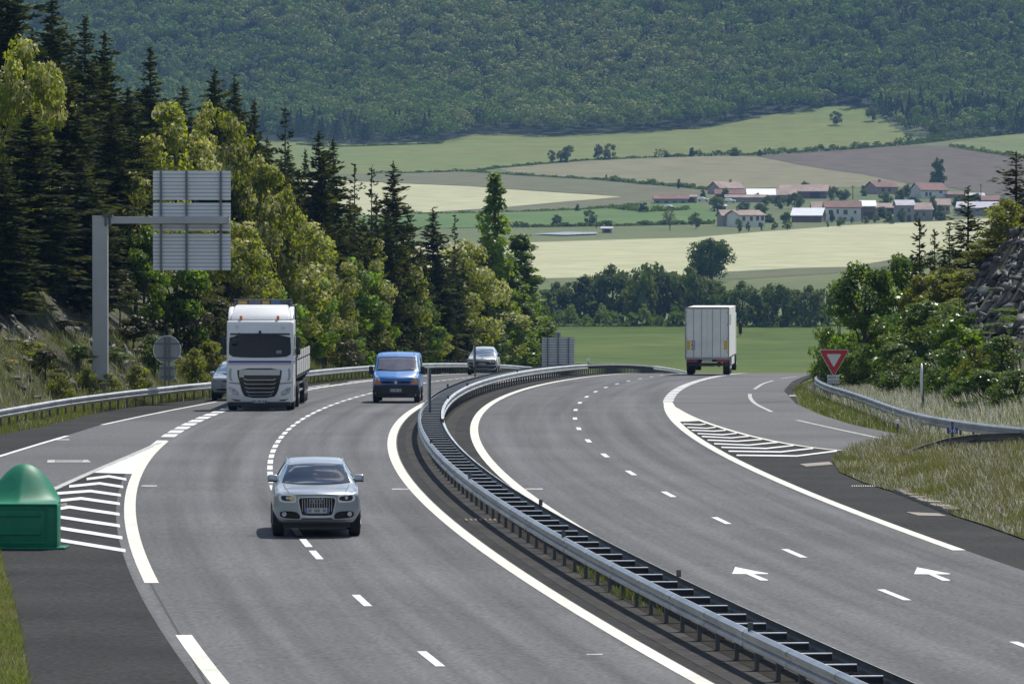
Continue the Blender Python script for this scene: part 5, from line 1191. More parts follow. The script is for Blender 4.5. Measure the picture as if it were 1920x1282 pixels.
RIGHT = [
 ('dark', 1622, 488, 268, 165, 'big glossy dark green bush above the yield sign'),
 ('dark', 1695, 470, 272, 130, 'glossy dark green bush top right of the yield sign'),
 ('dark', 1575, 565, 274, 95, 'dark green bush leaning over the field left of the yield sign'),
 ('dark', 1555, 620, 284, 60, 'small green bush at the far left end of the right verge shrubs'),
 ('dark', 1725, 560, 246, 170, 'wide dark green bush left of the slim young tree'),
 ('dark', 1660, 585, 256, 110, 'dark green bush behind the yield sign plate'),
 ('dark', 1880, 605, 224, 130, 'dark bush on the right edge below the rubble slope'),
 ('dark', 1845, 650, 216, 100, 'low dark bush right of the slim young tree'),
 ('dark', 1790, 560, 236, 110, 'dark bush behind the slim young tree'),
 ('dark', 1925, 640, 220, 90, 'dark bush cut by the right edge of the view'),
 ('dark', 1680, 640, 244, 110, 'low dark bush at the grass edge right of the yield sign plate'),
 ('dark', 1760, 650, 230, 110, 'low dark bush just left of the edge on sign pole'),
 ('dark', 1640, 560, 272, 120, 'dark bush directly over the yield sign triangle'),
 ('dark', 1840, 590, 240, 130, 'dark bush right behind the slim young tree at the rubble foot'),
 ('dark', 1700, 655, 234, 110, 'small rounded dark bush in the pale grass left of the edge on sign pole'),
 ('dark', 1845, 690, 205, 110, 'low dark bush just above the guard rail right of the slim young tree'),
 ('dark', 1905, 690, 198, 120, 'broad low bush above the guard rail at the right edge'),
 ('dark', 1780, 660, 222, 90, 'dark bush under the crown of the slim young tree'),
 ('dark', 1885, 545, 236, 120, 'bright topped bush on the rubble foot at the right edge'),
 ('olive', 1830, 650, 212, 80, 'light green low shrub between slim young tree and dark right edge bushes'),
 ('dark', 1865, 640, 214, 130, 'wide dark bush between the rubble and the lower bushes at right'),
 ('dark', 1918, 590, 226, 120, 'bush hugging the rubble at the very right edge, upper one'),
 ('dark', 1820, 625, 228, 100, 'dark bush right of the slim young tree crown'),
 ('dark', 1878, 625, 208, 120, 'green bush covering the grass below the rubble toe at right'),
 ('dark', 1815, 680, 212, 80, 'low bush right of the slim young tree stem'),
 ('slim', 1800, 570, 218, 95, 'slim young tree with a visible dark stem beside the right guard rail'),
 ('young_conifer', 1815, 352, 262, 100, 'tallest young spruce on the right against the pale wheat'),
 ('young_conifer', 1724, 412, 266, 85, 'young spruce at the left end of the right hand group'),
 ('young_conifer', 1780, 425, 270, 70, 'spindly young spruce with a long bare tip on the right'),
 ('young_conifer', 1752, 432, 272, 60, 'thin young spruce between the left one and the spindly one'),
 ('young_conifer', 1866, 405, 264, 70, 'young spruce just left of the shrubs at the right edge'),
 ('young_conifer', 1905, 285, 256, 110, 'high young spruce at the right edge with a bare leader'),
 ('olive', 1770, 500, 260, 120, 'olive green shrub below the young spruces'),
 ('olive', 1825, 505, 256, 110, 'yellowish shrub at the upper edge of the rubble'),
 ('olive', 1850, 450, 258, 100, 'yellow green shrub right of the tallest young spruce'),
 ('olive', 1895, 375, 252, 100, 'yellow green shrub high at the right edge'),
 ('olive', 1735, 515, 264, 90, 'pale shrub at the foot of the leftmost young spruce'),
 ('olive', 1800, 560, 250, 100, 'yellow green shrub at the lower edge of the rubble'),
 ('olive', 1885, 440, 254, 90, 'dull green shrub at the top of the rubble slope'),
 ('scrub', 1745, 690, 226, 60, 'brown withered shrub behind the edge on sign pole'),
]
_cnt['dark'] = 1
for k_, px_, top_, Y_, w_, l_ in RIGHT: near(k_, px_, top_, Y_, w_*(1.25 if k_ in ('dark', 'olive') else 1.1), l_, left=False)
# ------------------------------------------------------------------ grass
M['gr_a'] = leafmat('green_grass', (.115, .145, .032), (.20, .24, .03), .42, .6, .3)
M['gr_b'] = leafmat('dry_grass', (.24, .20, .085), (.26, .22, .08), .35, .6, .3)
M['gr_c'] = leafmat('pale_seed_heads', (.64, .63, .55), (.60, .58, .48), .4, .6, .3)
M['gr_d'] = leafmat('dark_green_grass', (.060, .095, .025), (.10, .14, .02), .4, .6, .3)
def blades(P, z, h, w, r, lean=.35, mix=(.5, .3, .2, 0), clump=.9):
    n = len(P); a = r.random(n)*6.283; hh = h*r.uniform(.5, 1.25, n)
    tip = np.c_[P[:, 0]+lean*hh*r.normal(size=n)-.12*hh, P[:, 1]+lean*hh*r.normal(size=n), z+hh]
    dx, dy = np.cos(a)*w/2, np.sin(a)*w/2
    Vv = np.stack([np.c_[P[:, 0]-dx, P[:, 1]-dy, z-.03], np.c_[P[:, 0]+dx, P[:, 1]+dy, z-.03], np.c_[tip[:, 0]+dx*.5, tip[:, 1]+dy*.5, tip[:, 2]], np.c_[tip[:, 0]-dx*.5, tip[:, 1]-dy*.5, tip[:, 2]]], 1).reshape(-1, 3)
    # patchiness: the mix drifts over a metre or two
    q = .5+.5*np.sin(P[:, 0]*1.7+np.sin(P[:, 1]*.5)*2)*np.sin(P[:, 1]*.33+P[:, 0]*.4)
    u = np.clip(r.random(n)*(1-.45*clump)+q*.45*clump, 0, .9999); mi = np.searchsorted(np.cumsum(mix)/np.sum(mix), u)
    return Vv, np.arange(4*n).reshape(n, 4), np.clip(mi, 0, 3)
def grass(name, label, parts, order=('gr_a', 'gr_b', 'gr_c', 'gr_d')):
    Vs = []; Fs = []; Ms = []; k = 0
    for v, f, m in parts: Vs.append(v); Fs.append(f+k); Ms.append(m); k += len(v)
    me = np_mesh(name, np.concatenate(Vs), np.concatenate(Fs), np.concatenate(Ms)); o = link(name, me, list(order)); o['kind'] = 'stuff'; tag(o, label, 'grass'); return o
def scatter_poly(poly, n, r):
    poly = np.array(poly); lo = poly.min(0); hi = poly.max(0); P = lo+(hi-lo)*r.random((n*3, 2)); P = P[in_poly(P, poly)]; return P[:n]
rg = np.random.default_rng(5)
wedge = W([(1562, 866), (1580, 853), (1640, 845), (1700, 843), (1760, 841)])+[(17, 171), (19, 165), (19, 125)]+W([(1935, 1018), (1850, 987), (1790, 968), (1740, 946), (1690, 927), (1620, 906), (1575, 886)])
wz0 = lambda x, y: float(zr(y))+.03
draped('grass_wedge', wedge, wz0, 'ground', sx=3, sy=4)
P = scatter_poly(wedge, 105000, rg); z = zr(P[:, 1])+.03
edge = np.clip((P[:, 0]-np.interp(P[:, 1], [118, 146, 167], [11.2, 9.9, 9.2])+.3*np.sin(P[:, 1]*1.1))/2.2, .12, 1)*(1+.35*np.sin(P[:, 0]*1.1+P[:, 1]*.31)*np.sin(P[:, 1]*.6))
grass('wedge_grass', 'tall mixed green and straw coloured grass covering the wedge beside the right lanes', [blades(P, z, .42*edge**.6, .015, rg, .45, (.40, .26, .16, .18), .9)])
# right verge: rail line to the slope
Ys = rg.uniform(168, 330, 90000); Xr_ = np.interp(Ys, [166, 175, 192, 222, 252, 268, 290, 320, 350], [17, 15.0, 12.9, 12.9, 12.85, 13.4, 16, 18.2, 20]); X = Xr_-1.3+rg.random(90000)**1.2*6.5
P = np.c_[X, Ys]; z = np.maximum(terr(X, Ys), zr(Ys)-.1); ok = X > np.array([pavedR(y) for y in Ys])+.1; P = P[ok]; z = z[ok]; bk = P[:, 0]-Xr_[ok] > .15
grass('verge_grass', 'tall pale seeding grass between the right guard rail and the shrubs', [blades(P[bk], z[bk], .56*np.where(P[bk][:, 1] > 238, .6, 1), .018, rg, .28, (.34, .06, .56, .04), .5), blades(P[~bk], z[~bk], .22, .018, rg, .35, (.55, .08, .05, .32), .8)])
# left verge strip and bank foot
Ys = rg.uniform(186, 350, 70000); u = rg.random(70000); a_ = np.array([pavedL(y) for y in Ys])-.1; X = a_-u**1.3*4.6; P = np.c_[X, Ys]; z = terr(X, Ys)
tall = np.where(X > XL(Ys)-.3, .26, .42)
grass('left_verge_grass', 'short dry and green grass along the left guard rail', [blades(P, z, tall*.85, .018, rg, .35, (.52, .16, .03, .29), 1.)])
# left bank, patchy
Ys = rg.uniform(200, 330, 110000); X = XL(Ys)-2.2-rg.random(110000)*9; nz = np.sin(X*1.3+Ys*.4)+np.sin(Ys*.9+1)+rg.normal(size=110000)*.6; ok = nz > .45; P = np.c_[X, Ys][ok]
grass('bank_grass', 'dry tufted grass clinging to the rocky left bank', [blades(P, terr(P[:, 0], P[:, 1]), .16, .018, rg, .5, (.20, .14, .0, .66), 1.)])
# bottom left corner
cor = W([(-80, 1032), (-2, 1032), (8, 1075), (20, 1110), (32, 1160), (45, 1225), (58, 1300), (70, 1360), (-80, 1360)])
draped('corner_grass_ground', cor, wz0, 'ground', sx=3, sy=3)
P = scatter_poly(cor, 22000, rg); grass('corner_grass', 'mown yellowish green grass in the lower left corner', [blades(P, zr(P[:, 1])+.03, .10, .012, rg, .6, (.72, .26, .02, .0), .8)])
P = scatter_poly(W([(-20, 1020), (14, 1020), (14, 1042), (-20, 1042)]), 200, rg); 
Ys = rg.uniform(64, 200, 26000); X = np.array([offx(y, -4.83) for y in Ys])+rg.normal(size=26000)*.13; nz = np.sin(Ys*.35)+np.sin(Ys*.11+2)+rg.normal(size=26000)*.3; ok = (nz > 2.1) | ((np.abs(Ys-104) < 3.5) & (nz > .2))
P = np.c_[X, Ys][ok]; grass('median_weeds', 'green and dry weeds growing under the median guard rail', [blades(P, zr(P[:, 1])+.01, .11, .016, rg, .5, (.35, .12, .0, .53), .6)])
# ------------------------------------------------------------------ rock rubble
M['rock'] = mat('slate_rubble', (.062, .060, .064), .65, var=.55, scale=1.3, var2=.35, scale2=.35, c2=(.125, .12, .115), spec=.4, bump=.25)
M['rock_pale'] = mat('grey_bank_stones', (.125, .12, .112), .75, var=.5, scale=1.3, var2=.3, scale2=.35, c2=(.20, .19, .17), spec=.3, bump=.25)
def rubble(name, label, n, xf, Y0, Y1, smin, smax, seed, keep=None, m='rock'):
    r = np.random.default_rng(seed); Ys = r.uniform(Y0, Y1, n); X = xf(Ys, r.random(n))
    if keep is not None: k = keep(X, Ys, r); X, Ys = X[k], Ys[k]; n = len(X)
    z = terr(X, Ys); s = smin*(smax/smin)**(r.random(n)**2.2)
    cube = np.array([(-1, -1, -1), (1, -1, -1), (1, 1, -1), (-1, 1, -1), (-1, -1, 1), (1, -1, 1), (1, 1, 1), (-1, 1, 1)], float)
    fq = np.array([(0, 3, 2, 1), (4, 5, 6, 7), (0, 1, 5, 4), (1, 2, 6, 5), (2, 3, 7, 6), (3, 0, 4, 7)])
    J = cube[None]*(1+r.normal(size=(n, 8, 3))*.28); dim = np.c_[r.uniform(.5, 1.3, n), r.uniform(.4, 1.0, n), r.uniform(.10, .36, n)]*s[:, None]*.5
    J = J*dim[:, None, :]
    a = r.random(n)*6.28; t = r.normal(size=n)*.5-.45*np.sign(X); u = r.normal(size=n)*.35
    ca, sa = np.cos(a), np.sin(a); x, y, zz = J[..., 0], J[..., 1], J[..., 2]; x, y = x*ca[:, None]-y*sa[:, None], x*sa[:, None]+y*ca[:, None]
    ct, st_ = np.cos(t)[:, None], np.sin(t)[:, None]; x, zz = x*ct+zz*st_, -x*st_+zz*ct
    cu, su = np.cos(u)[:, None], np.sin(u)[:, None]; y, zz = y*cu-zz*su, y*su+zz*cu
    Vv = np.stack([x+X[:, None], y+Ys[:, None], zz+z[:, None]+s[:, None]*.08], -1).reshape(-1, 3); Fq = (fq[None]+8*np.arange(n)[:, None, None]).reshape(-1, 4)
    o = link(name, np_mesh(name, Vv, Fq), m); o['kind'] = 'stuff'; tag(o, label, 'rubble')
rubble('rock_rubble', 'grey slate rubble tumbling down the cutting at the right edge', 9000, lambda Y, u: XRt(Y)+2.0+u*9, 205, 276, .08, .75, 3)
rubble('rock_rubble', 'loose grey stones on the foot of the left bank', 6500, lambda Y, u: XL(Y)-2.4-u*9.5, 205, 290, .08, .6, 4, lambda X, Y, r: (np.sin(X*.9+Y*.25)+np.sin(Y*.31)+r.normal(size=len(X))*.5) > -.4, 'rock_pale')
# ------------------------------------------------------------------ fields
_lift = [.04]
def field(name, px, c, c2, var=.08, sc=.25, lift=None, var2=.08, sc2=.02):
    _lift[0] += .012; lift = _lift[0]
    key = 'field_'+name; M[key] = mat(key, c, .9, var=min(.3, var*1.7), scale=sc*.3, var2=var2, scale2=sc2, c2=c2, spec=.1)
    return draped(name, [FW(*p) for p in px], lambda x, y: tz(x, y)+lift, key, sx=60, sy=10)
def field_w(name, pts, c, c2, **k):
    key = 'field_'+name; M[key] = mat(key, c, .9, var=k.get('var', .08)*1.5, scale=k.get('sc', .3)*.3, var2=k.get('var2', .08), scale2=k.get('sc2', .02), c2=c2, spec=.1)
    return draped(name, pts, lambda x, y: tz(x, y)+k.get('lift', .05), key, sx=40, sy=10)
field_w('young_crop_field', [(-60, 760), (160, 760), (160, 1090), (50, 1105), (-60, 1115)], (.066, .106, .016), (.090, .118, .022), var=.16, sc=.35, sc2=.025, var2=.10)
field('wheat_field', [(600, 468), (960, 456), (1150, 450), (1300, 446), (1400, 437), (1600, 422), (1780, 414), (1980, 402), (1980, 455), (1700, 484), (1595, 503), (1489, 505), (1380, 512), (1250, 518), (960, 524), (600, 530)], (.42, .41, .25), (.38, .38, .225), .10, .35, None, .08, .015)
field('fallow_strip', [(1300, 513), (1380, 509.5), (1489, 503), (1595, 501), (1700, 482), (1720, 494), (1560, 513), (1400, 524), (1300, 527)], (.135, .135, .075), (.105, .125, .06), .1, .3)
field('pale_wheat_wedge', [(560, 336), (758, 345), (879, 350), (1000, 359), (1100, 365), (1165, 369.5), (1056, 379), (940, 390), (826, 397), (760, 402), (560, 416)], (.42, .41, .25), (.385, .38, .225), .08, .35)
field('dry_pasture', [(560, 330), (700, 326), (755, 325.5), (879, 322.5), (932, 329), (1003, 332), (1127, 339), (1210, 347), (1290, 352), (1330, 357), (1300, 372), (1240, 373), (1180, 383), (1100, 393), (1000, 399), (780, 402), (560, 419), (560, 416), (760, 402.5), (826, 398), (940, 391), (1056, 380), (1167, 369.5), (1100, 364), (1000, 358), (879, 349), (758, 344), (560, 335)], (.15, .145, .085), (.125, .13, .07), .10, .3)
field('dry_grass_field', [(932, 318), (1000, 311), (1091, 303), (1240, 296.5), (1330, 293), (1417, 293.5), (1500, 310), (1620, 328), (1700, 345), (1700, 352), (1500, 352), (1330, 356), (1270, 350), (1200, 344), (1127, 337.5), (1003, 330)], (.215, .195, .115), (.185, .175, .10), .10, .3)
field('ploughed_field', [(1418, 292.5), (1560, 284), (1700, 273), (1785, 275), (1860, 288), (1980, 306), (1980, 380), (1850, 366), (1780, 352), (1703, 345.5), (1622, 328), (1502, 310)], (.125, .100, .078), (.105, .090, .07), .14, .4, None, .10, .03)
field('bright_pasture', [(600, 406), (770, 401), (1000, 397.5), (1146, 392), (1230, 384), (1300, 380), (1346, 405), (1340, 420), (1169, 424), (1000, 425.5), (770, 430), (600, 434)], (.095, .160, .045), (.105, .155, .05), .10, .3)
field('upper_meadow', [(380, 335), (560, 330), (755, 324.5), (879, 321), (930, 315), (1091, 301.5), (1240, 294.5), (1390, 289.5), (1560, 281.5), (1705, 266), (1690, 245), (1640, 215), (1600, 200), (1540, 203), (1450, 216), (1350, 236), (1300, 243), (1200, 248), (1030, 256), (900, 250), (830, 266), (660, 272), (560, 268), (380, 266)], (.165, .185, .062), (.135, .170, .055), .10, .3, None, .08, .012)
field('upper_right_meadow', [(1780, 270), (1850, 258), (1980, 246), (1980, 303), (1860, 286)], (.140, .175, .065), (.155, .175, .07), .08, .3)
M['water'] = mat('pond_water', (.30, .33, .36), .25, var=.3, scale=.4)
draped('pond', [FW(*p) for p in ((1000, 441), (1060, 437), (1118, 437.5), (1120, 440.5), (1060, 443))], lambda x, y: tz(x, y)+.35, 'water', sx=30, sy=10)
# ------------------------------------------------------------------ hedges: thickets one behind the other along the field edges
def hedge(px, hgt, label, seed, m='lf_hedge', dens=3.0, wid=1.6, leaf=.5):
    r = np.random.default_rng(seed); pts = resample([FW(*p) for p in px], 1.2); pts = np.array(pts); n = int(len(pts)*dens*9)
    k = r.integers(0, len(pts), n); hv = hgt*(.55+.45*np.sin(k*.37+seed)*np.sin(k*.11+1)+.35*np.sin(k*.9)); hv = np.clip(hv, .25*hgt, 1.5*hgt)
    C = np.c_[pts[k, 0]+r.normal(size=n)*.7, pts[k, 1]+r.normal(size=n)*wid*.5, np.zeros(n)]; C[:, 2] = terr(C[:, 0], C[:, 1])+hv*np.sqrt(r.random(n))
    s = leaf*r.uniform(.6, 1.3, n); Vv, Fq = leaves(C, s, s*.65, r); o = link('hedge', np_mesh('hedge', Vv, Fq), m); tag(o, label, 'hedge')
hedge([(1230, 295.5), (1330, 293), (1420, 292), (1560, 283), (1700, 272), (1780, 263)], 2.6, 'long dark hedge between the tan and brown fields and the upper meadow', 1)
hedge([(1700, 270), (1760, 264), (1850, 256), (1940, 247)], 3.6, 'thick hedge below the forest at upper right', 2)
hedge([(1782, 276), (1860, 289), (1940, 301)], 1.8, 'broken line of bushes along the right edge of the brown field', 3, dens=1.2)
hedge([(1130, 338), (1200, 345), (1270, 351), (1330, 357)], 1.6, 'low dark hedge running down to the pink farm roofs', 4)
hedge([(880, 323), (960, 328), (1040, 333), (1130, 338)], .9, 'thin broken hedge under the tan field right of the poplar', 5, dens=1.6)
hedge([(700, 326), (800, 324), (880, 322), (940, 315), (1020, 308), (1100, 301.5), (1230, 295)], .9, 'thin line of scrub along the lower edge of the upper meadow', 6, dens=1.4)
hedge([(960, 427), (1060, 425.5), (1150, 424), (1170, 424), (1250, 422), (1340, 420)], 1.3, 'dark hedge along the lower edge of the bright pasture', 7)
hedge([(770, 402), (900, 400), (1010, 397), (1100, 393), (1200, 385)], .7, 'thin fence line scrub above the bright pasture', 8, dens=1.2)
hedge([(1145, 391), (1180, 395), (1210, 398), (1290, 394)], 1.6, 'short dark hedge left of the white farmhouse', 9)
hedge([(560, 272), (620, 277), (690, 275), (830, 270)], 1.0, 'dark scrub at the forest foot on the left', 10)
# ------------------------------------------------------------------ the valley trees
def far(kind, px, top, base, wpx, label, group=None):
    X, Y = FW(px, base); z = tz(X, Y)-.1; plant(kind, X, Y, z, zat(top, Y)-z, wpx/F*Y, label, group)
FAR = [
 ('far_oak', 1334, 444, 528, 98, 'big round dark oak standing alone at the edge of the pale wheat'),
 ('far_pale', 1034, 281, 306, 17, 'smallest tree at the left of the four on the upper meadow edge'),
 ('far_pale', 1050, 282, 305, 14, 'thin tree second from left on the upper meadow edge'),
 ('far_pale', 1065, 272, 305, 30, 'broad grey green tree, third of the four on the upper meadow edge'),
 ('far_pale', 1121, 270, 300, 22, 'left tree of the touching pair on the meadow edge'),
 ('far_pale', 1143, 269, 300, 27, 'right tree of the touching pair on the meadow edge'),
 ('far_pale', 1043, 402, 425, 25, 'bushy small tree on the bright pasture, left one'),
 ('far_pale', 1105, 393, 424, 26, 'round topped small tree on the bright pasture above the hut'),
 ('far_bush', 1083, 383, 396, 11, 'single dark bush above the bright pasture'),
 ('far_bush', 1207, 380, 399, 20, 'dark bush beside the short hedge below the long barn'),
 ('far_bare', 1256, 389, 432, 28, 'nearly bare grey tree in front of the bright pasture'),
 ('far_pale', 1305, 398, 430, 30, 'leafy tree left of the white farmhouse'),
 ('far_pale', 1385, 409, 438, 17, 'slender tree in front of the white farmhouse'),
 ('far_pale', 1403, 415, 436, 10, 'tiny sapling in front of the white farmhouse gable'),
 ('far_pale', 1429, 418, 434, 7, 'smallest sapling right of the white farmhouse'),
 ('far_pale', 1452, 416, 432, 16, 'small orchard tree right of the white farmhouse'),
 ('far_pale', 1476, 412, 432, 20, 'small round orchard tree below the white roofed shed'),
 ('far_bush', 1440, 402, 418, 30, 'dark bushes between the white farmhouse and the white roofed shed'),
 ('far_bush', 1475, 398, 418, 28, 'dark bush left of the white roofed shed'),
 ('far_pale', 1575, 406, 427, 19, 'orchard tree in front of the long white house'),
 ('far_pale', 1551, 415, 427, 8, 'tiny orchard tree at the left end of the long white house'),
 ('far_pale', 1597, 406, 420, 9, 'thin orchard tree before the long white house doorway'),
 ('far_pale', 1622, 405, 420, 16, 'small orchard tree at the right end of the long white house'),
 ('far_pale', 1642, 402, 419, 16, 'small orchard tree before the brown barn'),
 ('far_tall', 1667, 396, 420, 22, 'dense green tree before the pink sheds'),
 ('far_bush', 1653, 388, 410, 24, 'dark bush between the brown barn and the stone house'),
 ('far_tall', 1748, 366, 412, 26, 'dark green tree beside the tan house'),
 ('far_tall', 1763, 383, 414, 26, 'dark tree in front of the tan house'),
 ('far_bush', 1728, 390, 414, 24, 'dark bush at the foot of the pink roofed stone house'),
 ('far_tall', 1756, 294, 352, 29, 'tall dark tree standing above the red roofed upper house'),
 ('far_tall', 1764, 296, 352, 22, 'second stem of the tall dark tree above the red roofed house'),
 ('far_round', 1563, 350, 376, 22, 'round dark tree right of the long brown barn'),
 ('far_round', 1583, 355, 376, 26, 'lower round tree beside the utility pole'),
 ('far_tall', 1618, 347, 368, 14, 'small dark tree left of the upper gabled house'),
 ('far_round', 1687, 354, 384, 22, 'dark green tree right of the upper gabled house'),
 ('far_round', 1660, 362, 386, 30, 'spreading bushes below the upper gabled house'),
 ('far_round', 1712, 368, 388, 30, 'light green tree between the stone house and the red roofed house'),
 ('far_round', 1510, 340, 366, 20, 'pale green tree rising behind the long brown barn'),
 ('far_round', 1490, 362, 392, 34, 'green tree in front of the long brown barn'),
 ('far_round', 1462, 366, 392, 26, 'dark green tree below the bright white roof'),
 ('far_round', 1345, 368, 396, 34, 'dark bushes left of the farm courtyard'),
 ('far_tall', 1318, 354, 372, 12, 'small tree left of the pink farm roofs'),
 ('far_tall', 1273, 335, 354, 11, 'little tree on the low dark hedge'),
 ('far_tall', 1137, 327, 338, 7, 'smallest tree on the low hedge under the tan field'),
 ('far_tall', 1333, 345, 358, 8, 'slim sapling beside the pink gabled farmhouse'),
 ('far_round', 1395, 378, 398, 26, 'green bushes behind the white farmhouse roof'),
 ('far_round', 1425, 380, 402, 30, 'pale green bushes behind the white farmhouse gable'),
 ('far_round', 1800, 366, 400, 34, 'dark tree left of the lilac roofed shed'),
 ('far_bush', 1885, 385, 410, 28, 'dark bush right of the lilac roofed shed'),
 ('far_round', 1530, 378, 398, 22, 'dark bushes behind the white roofed shed'),
 ('far_round', 1700, 345, 372, 20, 'dark bush right of the short utility pole'),
 ('far_round', 1360, 352, 374, 18, 'dark bush before the low red roofed outbuilding'),
 ('far_round', 1440, 366, 386, 22, 'dark bush below the middle of the farm roofs'),
 ('far_round', 1690, 392, 418, 18, 'dark bush at the foot of the narrow stone house'),
 ('far_round', 1830, 362, 384, 24, 'dark tree between the two low sheds on the right'),
 ('far_bush', 1560, 398, 418, 14, 'round bush against the long white house wall'),
 ('far_round', 1420, 362, 379, 14, 'small dark bush before the bright white barn roof'),
 ('far_pale', 1567, 208, 236, 26, 'lone spreading tree on the upper meadow, left one'),
 ('far_pale', 1635, 199, 229, 24, 'lone tree on the upper meadow by the forest edge'),
 ('far_bush', 1250, 284, 295, 12, 'dark bush on the long hedge, farthest left'),
 ('far_bush', 1297, 277, 294, 14, 'tall dark bush on the long hedge left of the pair'),
 ('far_bush', 1377, 277, 293, 22, 'pair of touching dark bushes on the long hedge'),
 ('far_bush', 1424, 281, 293, 12, 'rounded bush on the long hedge where the brown field begins'),
 ('far_round', 1757, 226, 262, 40, 'rounded tree standing forward of the forest at right'),
]
for a in FAR: far(*a)
# hedgerow beyond the front field
rh = np.random.default_rng(9)
HR = [(1000, 560, 60), (1022, 540, 45), (1046, 530, 50), (1070, 528, 46), (1095, 512, 60), (1122, 510, 55), (1148, 498, 62), (1178, 508, 58), (1205, 492, 66), (1232, 494, 62), (1262, 505, 60), (1290, 502, 66), (1318, 515, 62), (1342, 522, 56), (1368, 545, 50), (1392, 528, 50), (1418, 540, 48), (1440, 530, 48), (1468, 532, 52), (1494, 540, 48), (1520, 536, 50), (1545, 540, 50), (1572, 545, 52)]
desc = ['palest', 'shorter', 'dense', 'narrow', 'tall', 'broad', 'bushy', 'dark', 'tallest', 'broad crowned', 'ragged', 'grey green', 'leaning', 'thin', 'low', 'round', 'light green', 'slender', 'full crowned', 'blackish', 'feathery', 'dull green', 'half hidden']
ref = ['behind the end of the left tree row', 'right of the poplar foot', 'above the far sign back', 'above the far sign back, right side', 'left of the hedgerow middle', 'left of the hedgerow middle, nearer the summit', 'just left of the hedgerow summit', 'under the hedgerow summit', 'on the hedgerow summit', 'right of the hedgerow summit', 'left of the lone oak', 'right below the lone oak', 'above the box trailer left side', 'above the box trailer roof', 'in the hedgerow gap beside the box trailer', 'right of the hedgerow gap', 'second right of the hedgerow gap', 'third right of the hedgerow gap', 'midway between box trailer and right shrubs', 'right of midway to the right shrubs', 'nearing the right shrubs', 'touching the right shrubs', 'behind the right shrubs']
for i, (px, top, w) in enumerate(HR):
    base = 600+(px-1000)*.026; Y = 1108+rh.uniform(-8, 8)+(px > 1350)*-14; X = xat(px, Y); z = tz(X, Y)-.1
    plant(['far_round', 'far_tall', 'far_round'][i % 3], X, Y, z, zat(top, Y)-z, w*1.12/F*Y, '%s hedgerow tree %s, beyond the front field' % (desc[i], ref[i]))
def scrubline():
    r = np.random.default_rng(77); n = 5200; px = r.uniform(985, 1600, n); Y = 1096+r.normal(size=n)*3; X = xat(px, Y); z = terr(X, Y)+(2.3+1.2*np.sin(px*.09)+.8*np.sin(px*.23))*np.sqrt(r.random(n))
    s = .42*r.uniform(.6, 1.3, n); Vv, Fq = leaves(np.c_[X, Y, z], s, s*.65, r); tag(link('undergrowth', np_mesh('undergrowth', Vv, Fq), 'lf_hedge'), 'dark undergrowth at the foot of the hedgerow trees', 'undergrowth', kind='stuff')
scrubline()
# ------------------------------------------------------------------ forest on the hillside
def forest():
    r = np.random.default_rng(11); pts = []
    for Y in np.arange(2440, 2925, 5.6):
        xs = np.arange(-330, 330, 6.6); xs = xs+r.uniform(-3.2, 3.2, len(xs)); ys = Y+r.uniform(-3, 3, len(xs)); pts.append(np.c_[xs, ys])
    P = np.concatenate(pts); z = terr(P[:, 0], P[:, 1]); px = 960+P[:, 0]/P[:, 1]*F; py = YH+F*(CZ-z)/P[:, 1]
    ok = (py < np.interp(px, bx, by)-1) & (py > -45); P = P[ok]; z = z[ok]; n = len(P)
    big = np.sin(P[:, 0]*.021+1)+np.sin(P[:, 1]*.035+P[:, 0]*.012)+r.normal(size=n)*.75
    reg_ = np.sin(P[:, 0]*.011+2.2)*np.sin(P[:, 1]*.019+P[:, 0]*.006+.5)
    big = big+reg_*1.25; con = big < -1.75
    h = np.where(con, r.uniform(9, 13, n), r.uniform(6.5, 14, n)); w = np.where(con, r.uniform(5, 7, n), 6.2+9.5*r.random(n)**2)
    m = 200; k = np.repeat(np.arange(n), m); N_ = n*m
    d = unit(N_, r); d[:, 2] = np.abs(d[:, 2])*1.15-.25; d /= np.linalg.norm(d, axis=1, keepdims=True)
    # every crown is a handful of lobes
    nl = 6; lob = r.normal(size=(n, nl, 3))*np.array([.22, .22, .10])+np.array([0, 0, .66]); lr = r.uniform(.20, .32, (n, nl)); li = r.integers(0, nl, N_)
    lc_ = lob[k, li]; rr = lr[k, li]*(.9+.12*r.random(N_))
    C = np.c_[P[k, 0]+w[k]*(lc_[:, 0]+d[:, 0]*rr), P[k, 1]+w[k]*(lc_[:, 1]+d[:, 1]*rr), z[k]+h[k]*(lc_[:, 2])+d[:, 2]*rr*w[k]*.95]
    t = r.random(N_)**.8; a = r.random(N_)*6.283; cr = w[k]*.5*(1-t)*np.sqrt(r.uniform(.25, 1, N_))
    Cc = np.c_[P[k, 0]+cr*np.cos(a), P[k, 1]+cr*np.sin(a), z[k]+h[k]*(.12+.88*t)]
    C = np.where(con[k][:, None], Cc, C); s = np.where(con[k], .46, .55)*r.uniform(.6, 1.35, N_)
    nrm = np.where(con[k][:, None], np.c_[np.cos(a), np.sin(a), np.full(N_, .35)], d)
    Vv, Fq = leaves(C, s, s*.75, r, nrm=nrm, jn=.42)
    mt = np.where(con, 1, np.where(big > .75, 2, 0)); mt = np.where(r.random(n) < .16, r.integers(0, 3, n), mt)
    o = link('forest', np_mesh('forest', Vv, Fq, mt[k]), ['lf_for', 'lf_for2', 'lf_for3']); o['kind'] = 'stuff'; tag(o, 'dense mixed forest covering the whole hillside behind the valley', 'forest')
    print('forest trees', n)
forest()
